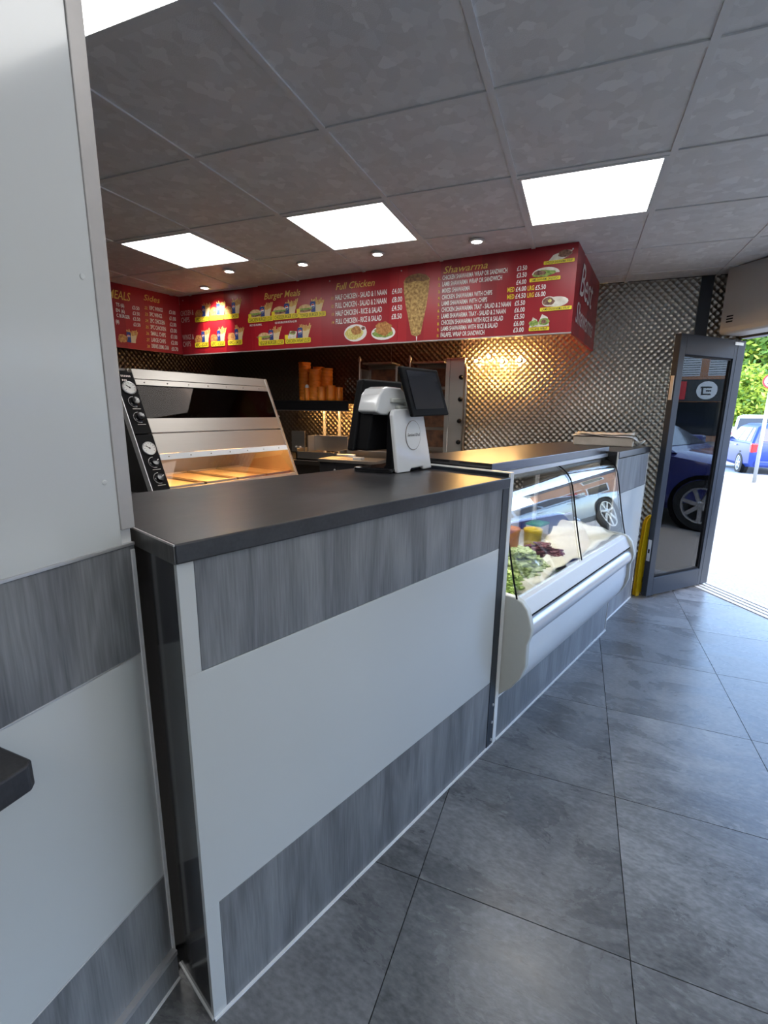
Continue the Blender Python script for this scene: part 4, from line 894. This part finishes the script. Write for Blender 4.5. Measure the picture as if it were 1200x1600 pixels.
# chip scuttle with heat posts
cs = thing('chip_scuttle', 'open stainless chip scuttle glowing under heat lamps', 'chip scuttle', (-2.34, 3.70, .9), 0)
m = MB(); m.box(0, .45, 0, .5, 0, .012); m.box(0, .45, 0, .012, 0, .075); m.box(0, .012, 0, .5, 0, .1); m.box(.438, .45, 0, .5, 0, .1); m.build('pan', 'steel', cs)
MB().box(.09, .44, .16, .17, .075, .215).build('back_plate', 'steel', cs, bevel=.002); MB().box(.09, .1, .05, .17, .075, .215).build('cheek_plate', 'steel', cs)
MB().box(-.12, .02, .12, .13, .06, .25).build('side_plate', 'steel', cs); MB().tube([(.43, -.02, .06), (.56, -.06, .065), (.62, -.06, .06)], [.012, .014, .018], 8).build('scoop_handle', 'alu', cs)
for x in (-.06, -.02): MB().lathe([(.012, 0), (.012, .012), (.004, .014)], 10, c=(x, .1, .1)).build('screw_knob', 'alu', cs)
# gantry with warm tubes
gt = thing('heat_gantry', 'dark overhead shelf with bright steel posts behind the scuttle', 'gantry shelf', (-2.75, 4.02, 0), 0)
MB().box(0, .86, -.17, .31, 1.40, 1.425).build('shelf', 'black', gt, bevel=.003); MB().box(0, .86, -.172, -.16, 1.338, 1.40).build('front_lip', 'black', gt); MB().box(0, .86, -.174, -.16, 1.333, 1.338).build('shelf_rim', 'steel', gt)
for x in (.44, .605, .775): MB().tube([(x, .16, .9), (x, .16, 1.4)], .014, 10).build('post', 'alu', gt)
for x in (.35, .68): MB().tube([(x-.12, -.11, 1.372), (x+.12, -.11, 1.372)], .01, 8).build('heat_tube', 'heat2', gt)
# orange cups
def cups(x, y, r, h, lb, lid=False):
    t = thing('cup_stack', lb, 'cup stack', (x, y, 1.426), 0, 'orange cup stacks on the gantry'); pr = [(r*.8, 0)]; n = max(3, int(h/.028))
    for k in range(n): z = h*k/n; pr += [(r*.93, z+.006), (r, z+h/n*.86), (r*.98, z+h/n)]
    pr += [(r*.85, h)]
    MB().lathe(pr, 20).build('cups', 'orange', t, auto=True)
    if lid: MB().ball((0, 0, h+.004), (r*.7, r*.7, .03), 12, 6).build('dome_lid', 'white_gloss', t, smooth=True)
cups(-2.49, 4.13, .06, .36, 'tallest orange cup stack at the end of the gantry shelf'); cups(-2.375, 4.2, .058, .32, 'second tallest orange cup stack, just behind the tallest'); cups(-2.35, 4.08, .06, .29, 'wide orange cup stack behind the white lid'); cups(-2.24, 4.12, .055, .30, 'slim orange cup stack beside the wide one')
cups(-2.4, 3.985+.09, .036, .125, 'small orange cup stack topped by a white dome', True) if False else cups(-2.415, 4.062-.02, .03, .12, 'small orange cup stack topped by a white dome', True)
cups(-2.27, 4.045+.02, .045, .13, 'short orange cup stack standing in front'); cups(-2.17, 4.06, .045, .14, 'short orange cup stack next to the short front one'); cups(-2.10, 4.09, .038, .125, 'last short orange cup stack nearest the grills')
# vertical shawarma grills
def grill(name, x, y, lb, side_panel):
    g_ = thing(name, lb, 'grill', (x, y, .901), 0, 'vertical shawarma grills')
    MB().box(0, .44, 0, .42, .04, .10).build('drip_tray', 'steel_dark', g_, bevel=.003)
    for a in (.02, .39):
        for b in (.02, .37): MB().box(a, a+.03, b, b+.03, 0, .04).build('foot', 'black', g_)
    bk = MB().box(.06, .38, .34, .4, .1, .84).build('burner_housing', 'steel_dark', g_, bevel=.003)
    for k in range(4): MB().box(.09, .35, .33, .34, .13+k*.175, .28+k*.175).build('burner', 'amber', bk)
    MB().box(.03, .06, .18, .40, .1, .80).build('heat_shield', 'steel', g_, bevel=.002); MB().box(.38, .40, .18, .40, .1, .82).build('heat_shield', 'steel', g_, bevel=.002)
    m = MB(); m.tube([(.06, .14, .1), (.06, .14, .86)], .009, 8); m.lathe([(.014, .86), (.014, .88), (.006, .9)], 10, c=(.06, .14, 0)); m.build('spit', 'steel', g_)
    MB().box(.06, .34, .2, .4, .84, .855).build('top_bar', 'steel', g_, bevel=.002)
    if side_panel:
        MB().box(.44, .56, .02, .05, .08, .86).build('control_panel', 'steel', g_, bevel=.004); MB().box(.405, .44, .02, .4, .1, .86).build('side_post', 'steel', g_, bevel=.003)
        for k in range(4): MB().lathe([(.018, 0), (.018, .015), (.014, .02), (.012, .04), (.002, .042)], 14, mat=Matrix.Translation((.535, .02, .2+k*.17)) @ Matrix.Rotation(R(90), 4, 'X')).build('gas_knob', 'black', g_, auto=True)
        MB().tube([(.575, .0, .1), (.575, 0, .72), (.57, .02, .78), (.55, .04, .82)], .012, 10).build('gas_pipe', 'steel', g_, smooth=True)
    return g_
grill('shawarma_grill', -1.87, 3.78, 'left shawarma grill behind the till, mostly hidden', False); grill('shawarma_grill', -1.42, 3.82, 'steel shawarma grill with a row of gas knobs beside the glowing wall', True)
# low drawer unit seen between scuttle and till
lu = thing('drawer_unit', 'low black appliance with steel rim in front of the grills', 'appliance', (-1.93, 3.40, 0), 0)
MB().box(0, .50, 0, .24, 0, .93).build('body', 'black_panel', lu, bevel=.004); MB().box(-.01, .51, -.012, .24, .93, .955).build('rim', 'steel', lu, bevel=.002); MB().box(.28, .36, .04, .1, .955, .975).build('knob', 'alu', lu, bevel=.004)
for x in (.14, .24): MB().lathe([(.008, 0), (.008, .006), (.002, .008)], 10, mat=Matrix.Translation((x, 0, .87)) @ Matrix.Rotation(R(90), 4, 'X')).build('screw', 'alu', lu)
# warm bright dots on the steel wall, each built as a glowing orb
for k, (x, z) in enumerate(((-.871, 1.778), (-.761, 1.812), (-.649, 1.772), (-.504, 1.779))):
    lb = ('bare warm bulb nearest the grills on the steel wall', 'highest of the bare warm orbs on the steel wall', 'third warm bulb from the grills on the steel wall', 'last warm bulb from the grills on the steel wall')[k]
    t = thing('wall_orb', lb, 'orb', (x, 4.349, z), 0, 'warm orbs under the menu board'); MB().lathe([(.02, 0), (.02, .012), (.012, .03), (.008, .032)], 14, mat=Matrix.Rotation(R(90), 4, 'X')).build('holder', 'steel', t, auto=True); MB().ball((0, -.042, 0), .013, 12, 8).build('lamp', 'orb', t, smooth=True)
    ld = bpy.data.lights.new('orb_light', 'POINT'); ld.energy = 4.5; ld.color = (1, .52, .14); ld.shadow_soft_size = .01; lo = bpy.data.objects.new('orb_light', ld); COL.objects.link(lo); lo.parent = t; lo.location = (0, -.32, -.04)  # set off the wall, ahead of its orb, to spread the glow

# ================================================================== OUTSIDE
def gz(x, y): return -.02-.0255*max(0, y-4.6)
xs = [-40, -10, 0, 3, 6, 12, 30, 70]; ysq = [-40, -10, 0, 4.6, 9, 13, 30, 60, 110]
m = MB(); vs = [(x, y, gz(x, min(y, 30))-.0) for x in xs for y in ysq]; ny = len(ysq)
m.add(vs, [(i*ny+j, (i+1)*ny+j, (i+1)*ny+j+1, i*ny+j+1) for i in range(len(xs)-1) for j in range(ny-1)]); 
for q in vs: m.v.append((q[0], q[1], q[2]-.3))
o = m.build('pavement', 'pave', None); o['kind'] = 'structure'; o.location.z = -.14; o.location.z = 0
m = MB()
for (x0, x1, y0, y1) in ((3.2, 40, 15.2, 30),): m.add([(x0, y0, gz(x0, y0)+.006), (x1, y0, gz(x1, y0)+.006), (x1, y1, gz(x1, y1)+.006), (x0, y1, gz(x0, y1)+.006)], [(0, 1, 2, 3)])
m.build('road', 'road')['kind'] = 'structure'

def car(name, label, loc, rotz, paint, L=4.0, Wd=.86, Ht=1.46, van=False):
    c = thing(name, label, 'van' if van else 'car', loc, rotz)
    # x forward from rear bumper; loft of rings
    if van: st = [(0, .45, 1.1, .93), (.05, .32, 1.1, 1), (L*.5, .3, 1.1, 1), (L*.74, .3, 1.12, 1), (L*.84, .3, 1.08, 1), (L*.94, .32, .98, .96), (L, .4, .82, .85)]
    else: st = [(0, .42, .86, .86), (.06, .26, .93, .95), (.5, .22, .95, 1), (L*.5, .2, .93, 1), (L*.68, .2, .93, 1), (L*.8, .22, .86, .99), (L*.94, .25, .76, .93), (L, .34, .62, .8)]
    m = MB(); vs = []; k = 10
    for (x, zl, zt, f) in st:
        w = Wd*f; zm = zl+(zt-zl)*.55
        vs += [(x, -w*.9, zl), (x, -w, zl+.1), (x, -w*1.01, zm), (x, -w*.96, zt-.05), (x, -w*.8, zt), (x, w*.8, zt), (x, w*.96, zt-.05), (x, w*1.01, zm), (x, w, zl+.1), (x, w*.9, zl)]
    fs = [(i*k+j, i*k+(j+1) % k, (i+1)*k+(j+1) % k, (i+1)*k+j) for i in range(len(st)-1) for j in range(k)]+[tuple(range(k)), tuple(range((len(st)-1)*k, len(st)*k))]
    m.add(vs, fs); b = m.build('body', paint, c, auto=True)
    # cabin
    if van: base_ = [(.02, L*.80)]; tx0, tx1, bx0, bx1, zb, zt = .08, L*.66, .03, L*.82, 1.08, Ht
    else: tx0, tx1, bx0, bx1, zb, zt = .45, L*.5, .06, L*.72, .90, Ht
    wb2, wt2 = Wd*.93, Wd*(.88 if van else .70)
    zs = zt-.1
    m = MB(); m.add([(bx0, -wb2, zb), (bx1, -wb2, zb), (bx1, wb2, zb), (bx0, wb2, zb), (tx0-.06, -wt2*1.03, zs), (tx1+.14, -wt2*1.03, zs), (tx1+.14, wt2*1.03, zs), (tx0-.06, wt2*1.03, zs), (tx0+.12, -wt2*.8, zt), (tx1-.1, -wt2*.8, zt), (tx1-.1, wt2*.8, zt), (tx0+.12, wt2*.8, zt)],
        [(0, 1, 5, 4), (1, 2, 6, 5), (2, 3, 7, 6), (3, 0, 4, 7), (4, 5, 9, 8), (5, 6, 10, 9), (6, 7, 11, 10), (7, 4, 8, 11), (8, 9, 10, 11)]); m.build('cabin', paint, c, bevel=.05, seg=3, auto=True)
    def lerp(a, b_, t): return a+(b_-a)*t
    def sidewin(u0, u1, side, u0t=None, u1t=None):
        zz0, zz1 = zb+.06, zs-.02; t0 = (zz0-zb)/(zs-zb); t1 = (zz1-zb)/(zs-zb); P = []
        for (u, t) in ((u0, t0), (u1, t0), (u1t or u1, t1), (u0t or u0, t1)):
            xa = lerp(bx0, tx0-.06, t); xb = lerp(bx1, tx1+.14, t); w = lerp(wb2, wt2*1.03, t)+.012; P.append((lerp(xa, xb, u), side*w, lerp(zb, zs, t)))
        n_ = [(p[0], p[1]-side*.03, p[2]) for p in P]; m = MB(); m.add(P+n_, [(0, 1, 2, 3), (7, 6, 5, 4), (0, 4, 5, 1), (1, 5, 6, 2), (2, 6, 7, 3), (3, 7, 4, 0)]); m.build('side_window', 'car_glass', c)
    for sd_ in (-1, 1):
        if van: sidewin(.78, .97, sd_)
        else: sidewin(.08, .22, sd_, .1, .2); sidewin(.25, .52, sd_); sidewin(.55, .93, sd_, .55, .93)
    def endwin(rear):
        P = []
        for (v, t) in ((-.86, .16), (.86, .16), (.86, .92), (-.86, .92)):
            x = lerp(bx0, tx0-.06, t)-.012 if rear else lerp(bx1, tx1+.14, t)+.012; w = lerp(wb2, wt2*1.03, t); P.append((x, v*w, lerp(zb, zs, t)))
        d_ = .03 if rear else -.03; n_ = [(p[0]+d_, p[1], p[2]) for p in P]; m = MB(); m.add(P+n_, [(0, 1, 2, 3), (7, 6, 5, 4), (0, 4, 5, 1), (1, 5, 6, 2), (2, 6, 7, 3), (3, 7, 4, 0)]); m.build('rear_window' if rear else 'windscreen', 'car_glass', c)
    endwin(False); endwin(True)
    wr = .33 if van else .31
    for x in (L*.2, L*.81):
        for sd_ in (-1, 1):
            mt = Matrix.Translation((x, sd_*(Wd-.1), wr)) @ Matrix.Rotation(R(-90*sd_), 4, 'X')
            MB().lathe([(wr+.05, .02), (wr+.05, .105), (wr, .108), (wr, .02)], 24, mat=mt).build('wheel_arch', 'black', c)
            w = MB().lathe([(wr*.66, -.09), (wr*.96, -.09), (wr, -.05), (wr, .08), (wr*.96, .11), (wr*.7, .115), (wr*.66, .09)], 26, mat=mt).build('wheel', 'tyre', c, auto=True)
            m = MB(); m.lathe([(wr*.7, .06), (wr*.7, .12), (wr*.63, .12), (wr*.6, .06)], 26, mat=mt); m.lathe([(.05, .05), (.05, .115), (.03, .122), (.001, .122)], 12, mat=mt)
            for k in range(7): m.box(-.022, .022, .03, wr*.66, .085, .115, mat=mt @ Matrix.Rotation(2*PI*k/7, 4, 'Z'))
            m.build('rim', 'rim', w); MB().lathe([(wr*.68, .03), (wr*.68, .05), (.001, .05)], 20, mat=mt).build('hub_disc', 'black', w)
    for sd_ in (-1, 1):
        MB().box(-.005, .16, sd_*Wd*.86-.08, sd_*Wd*.86+.08, .66, .92).build('tail_lamp', 'lamp_red', c, bevel=.03)
        MB().box(L-.3, L-.08, sd_*Wd*.74-.11, sd_*Wd*.74+.11, .56, .70).build('headlamp', 'lamp_w', c, bevel=.03)
        MB().box(bx1-.35, bx1-.2, sd_*(wb2+.1)-.09, sd_*(wb2+.1)+.09, zb+.03, zb+.17).build('mirror', paint, c, bevel=.03)
        for x in ((L*.55, L*.33) if not van else (L*.72,)): MB().box(x, x+.17, sd_*(Wd*1.0)-.015, sd_*(Wd*1.0)+.015, .8, .83).build('door_handle', 'alu', c, bevel=.006)
    MB().box(-.02, -.005, -.26, .26, .52, .63).build('number_plate', 'plate_y', c); MB().box(L-.02, L+.01, -.26, .26, .42, .52).build('number_plate', 'white_trim', c); MB().box(-.03, .12, -Wd*.8, Wd*.8, .3, .44).build('bumper', paint, c, bevel=.03)
    MB().box(L-.06, L+.005, -Wd*.5, Wd*.5, .5, .6).build('grille', 'black', c)
    return c
# local +x forward; rear wheel (left side) at (4.76,17.1)
car('car', 'blue hatchback parked outside beyond the pole, seen from behind', (5.42, 16.25, gz(0, 17.0)-.02), R(89), 'car_blue')
car('van', 'white van far off behind the blue car', (9.8, 33.0, gz(0, 29)-.1), R(-112), 'car_white', 5.0, .96, 2.1, True)
car('car', 'red car just visible between door edge and blue car', (6.3, 27.5, gz(0, 26)-.05), R(95), 'car_red')
car('car', 'navy car parked close outside the shop window, seen in reflections', (5.77, 2.52, gz(0, 3)), R(123), 'car_navy', 4.2)
car('car', 'silver car parked across the street, seen in reflections', (8.6, 8.2, gz(0, 9)), R(100), 'car_silver', 4.2)

# speed limit sign
PX, PY = 4.12, 13.95; pz = gz(PX, PY)
rs = thing('road_sign', 'round twenty limit sign on a grey pole outside the door', 'road sign', (PX, PY, pz), R(-21))
MB().tube([(0, 0, 0), (0, 0, 2.55)], .04, 12).build('pole', 'pole', rs, smooth=True)
rmx = Matrix.Translation((0, -.06, 2.38)) @ Matrix.Rotation(R(90), 4, 'X')
MB().lathe([(.17, -.015), (.17, 0), (.001, 0)], 32, mat=rmx).build('plate', 'sign_red', rs); MB().lathe([(.132, 0), (.132, .003), (.001, .003)], 32, mat=rmx).build('plate_face', 'white_trim', rs); MB().box(-.05, .05, -.05, -.03, 2.32, 2.44).build('clamp', 'pole', rs)
text(rs, '20', -.082, 2.315, .165, .13, 't_black', -.066, bold=.02)

# trees
def tree(name, label, loc, h, rx, rz, n, mats, seed, size=.22, group='trees beyond the car park'):
    rn = random.Random(seed); t = thing(name, label, 'tree', loc, 0, group)
    m = MB(); m.tube([(0, 0, 0), (.1, .05, h*.3), (0, .1, h*.62)], [h*.03, h*.022, h*.01], 8)
    for k in range(5): a = rn.uniform(0, 6.3); m.tube([(.05, .05, h*.3), (math.cos(a)*rx*.35, math.sin(a)*rx*.35, h*.5), (math.cos(a)*rx*.6, math.sin(a)*rx*.6, h*.65)], [h*.014, h*.009, h*.004], 6)
    m.build('trunk', 'bark', t, smooth=True)
    cl = [(rn.uniform(-1, 1), rn.uniform(-1, 1), rn.uniform(-1, 1)) for _ in range(200)]; cl = [c for c in cl if sum(x*x for x in c) < 1][:60]
    m = MB()
    for k in range(n):
        c = rn.choice(cl); g_ = [rn.gauss(0, .19) for _ in range(3)]
        p = Vector(((c[0]+g_[0])*rx, (c[1]+g_[1])*rx, h*.62+(c[2]+g_[2])*rz)); a = Vector((rn.gauss(0, 1), rn.gauss(0, 1), rn.gauss(0, .6))).normalized(); b = a.cross(Vector((rn.gauss(0, 1), rn.gauss(0, 1), rn.gauss(0, 1)))).normalized(); s = size*rn.uniform(.6, 1.3)
        m.add([p-a*s, p+b*s*.45, p+a*s, p-b*s*.45], [(0, 1, 2, 3)], 0 if rn.random() < .75 else 1)
    o = m.build('crown', mats, t, fix=False); o['kind'] = 'stuff'
tree('tree', 'tall light green tree rising behind the white van', (11.0, 42, gz(0, 30)), 10.5, 3.4, 4.4, 9000, ['leaf', 'leaf2'], 1, .26)
tree('tree', 'dark green tree standing behind the door edge', (6.4, 56, gz(0, 30)), 13, 4.2, 5.6, 8000, ['leaf3', 'leaf'], 2, .26)
tree('tree', 'bright yellow green bushy tree by the limit sign', (9.6, 36.6, gz(0, 30)), 5.0, 1.4, 1.6, 5000, ['leaf2', 'leaf'], 3, .17)
tree('tree', 'low bush line tree behind the red car', (5.6, 37, gz(0, 30)), 3.4, 1.6, 1.2, 4000, ['leaf', 'leaf3'], 5, .2)

# brick houses further up the street, seen as reflections in the display glass
hb = thing('brick_houses', 'row of brick houses up the street reflected in the food display glass', 'building', (23, 31, -.7), R(-52))
MB().box(-11, 4.2, 0, 7, 0, 5.2).build('wall', 'brick', hb); MB().prism([(-.4, 5.2), (7.4, 5.2), (3.5, 8)], 'x', -11.2, 4.4).build('roof', 'fascia', hb)
for k in range(3):
    x = -10.4+k*4.8
    for z0, z1 in ((.9, 2.2), (3.3, 4.6)):
        w = MB().box(x+.3, x+1.9, -.05, 0, z0, z1).build('window', 'white_trim', hb); MB().box(x+.4, x+1.8, -.07, -.05, z0+.1, z1-.1).build('pane', 'car_glass', w)
    MB().box(x+2.6, x+3.6, -.06, 0, 0, 2.1).build('house_door', 'white_trim' if k % 2 else 'sign_red', hb); MB().box(x+2.3, x+3.9, -.8, 0, 2.3, 2.45).build('porch', 'blind', hb)
# building across the street, seen only as reflections
fb = thing('street_building', 'dark fronted shop terrace across the street reflected in the glass door', 'building', (30, 12.5, -.4), R(-73.74))
MB().box(-13, 13, 0, 6, 0, 8).build('wall', 'brick', fb)
MB().prism([(-.4, 8), (6.4, 8), (3, 10.5)], 'x', -13.2, 13.2).build('roof', 'fascia', fb)
for k in range(5):
    x = -12.8+k*5.2
    MB().box(x, x+4.9, -.14, 0, 2.5, 3.75).build('shop_fascia', 'fascia', fb); MB().box(x+(.2 if k != 2 else .2), x+4.7-(1.0 if k == 2 else 0), -.06, 0, .5, 2.45).build('shop_window', 'car_glass', fb)
    for q in range(2):
        w = MB().box(x+.25+q*2.4, x+2.25+q*2.4, -.05, 0, 3.95, 5.5).build('upper_window', 'blind', fb)
        m = MB()
        for z in range(11): m.box(x+.28+q*2.4, x+2.22+q*2.4, -.06, -.05, 4.02+z*.135, 4.05+z*.135)
        m.build('blind_slats', 'fascia', w)
MB().box(.85, 1.55, -.2, -.14, 2.6, 3.65).build('red_sign', 'sign_red', fb); text(fb, 'Y', -1.5, 2.85, .5, .62, 't_white', -.16, bold=.03)
m = MB(); m.lathe([(.52, 0), (.52, .02), (.0, .02)], 28, mat=Matrix.Translation((-.2, -.14, 3.12)) @ Matrix.Rotation(R(90), 4, 'X')); m.build('round_logo', 't_white', fb)
m = MB(); m.box(-.42, .12, -.18, -.161, 3.25, 3.34); m.box(-.02, .07, -.18, -.161, 2.85, 3.34); m.box(-.42, .07, -.18, -.161, 2.85, 2.93); m.box(-.42, -.15, -.18, -.161, 3.05, 3.13); m.build('logo_mark', 'fascia', fb)

flush_text()
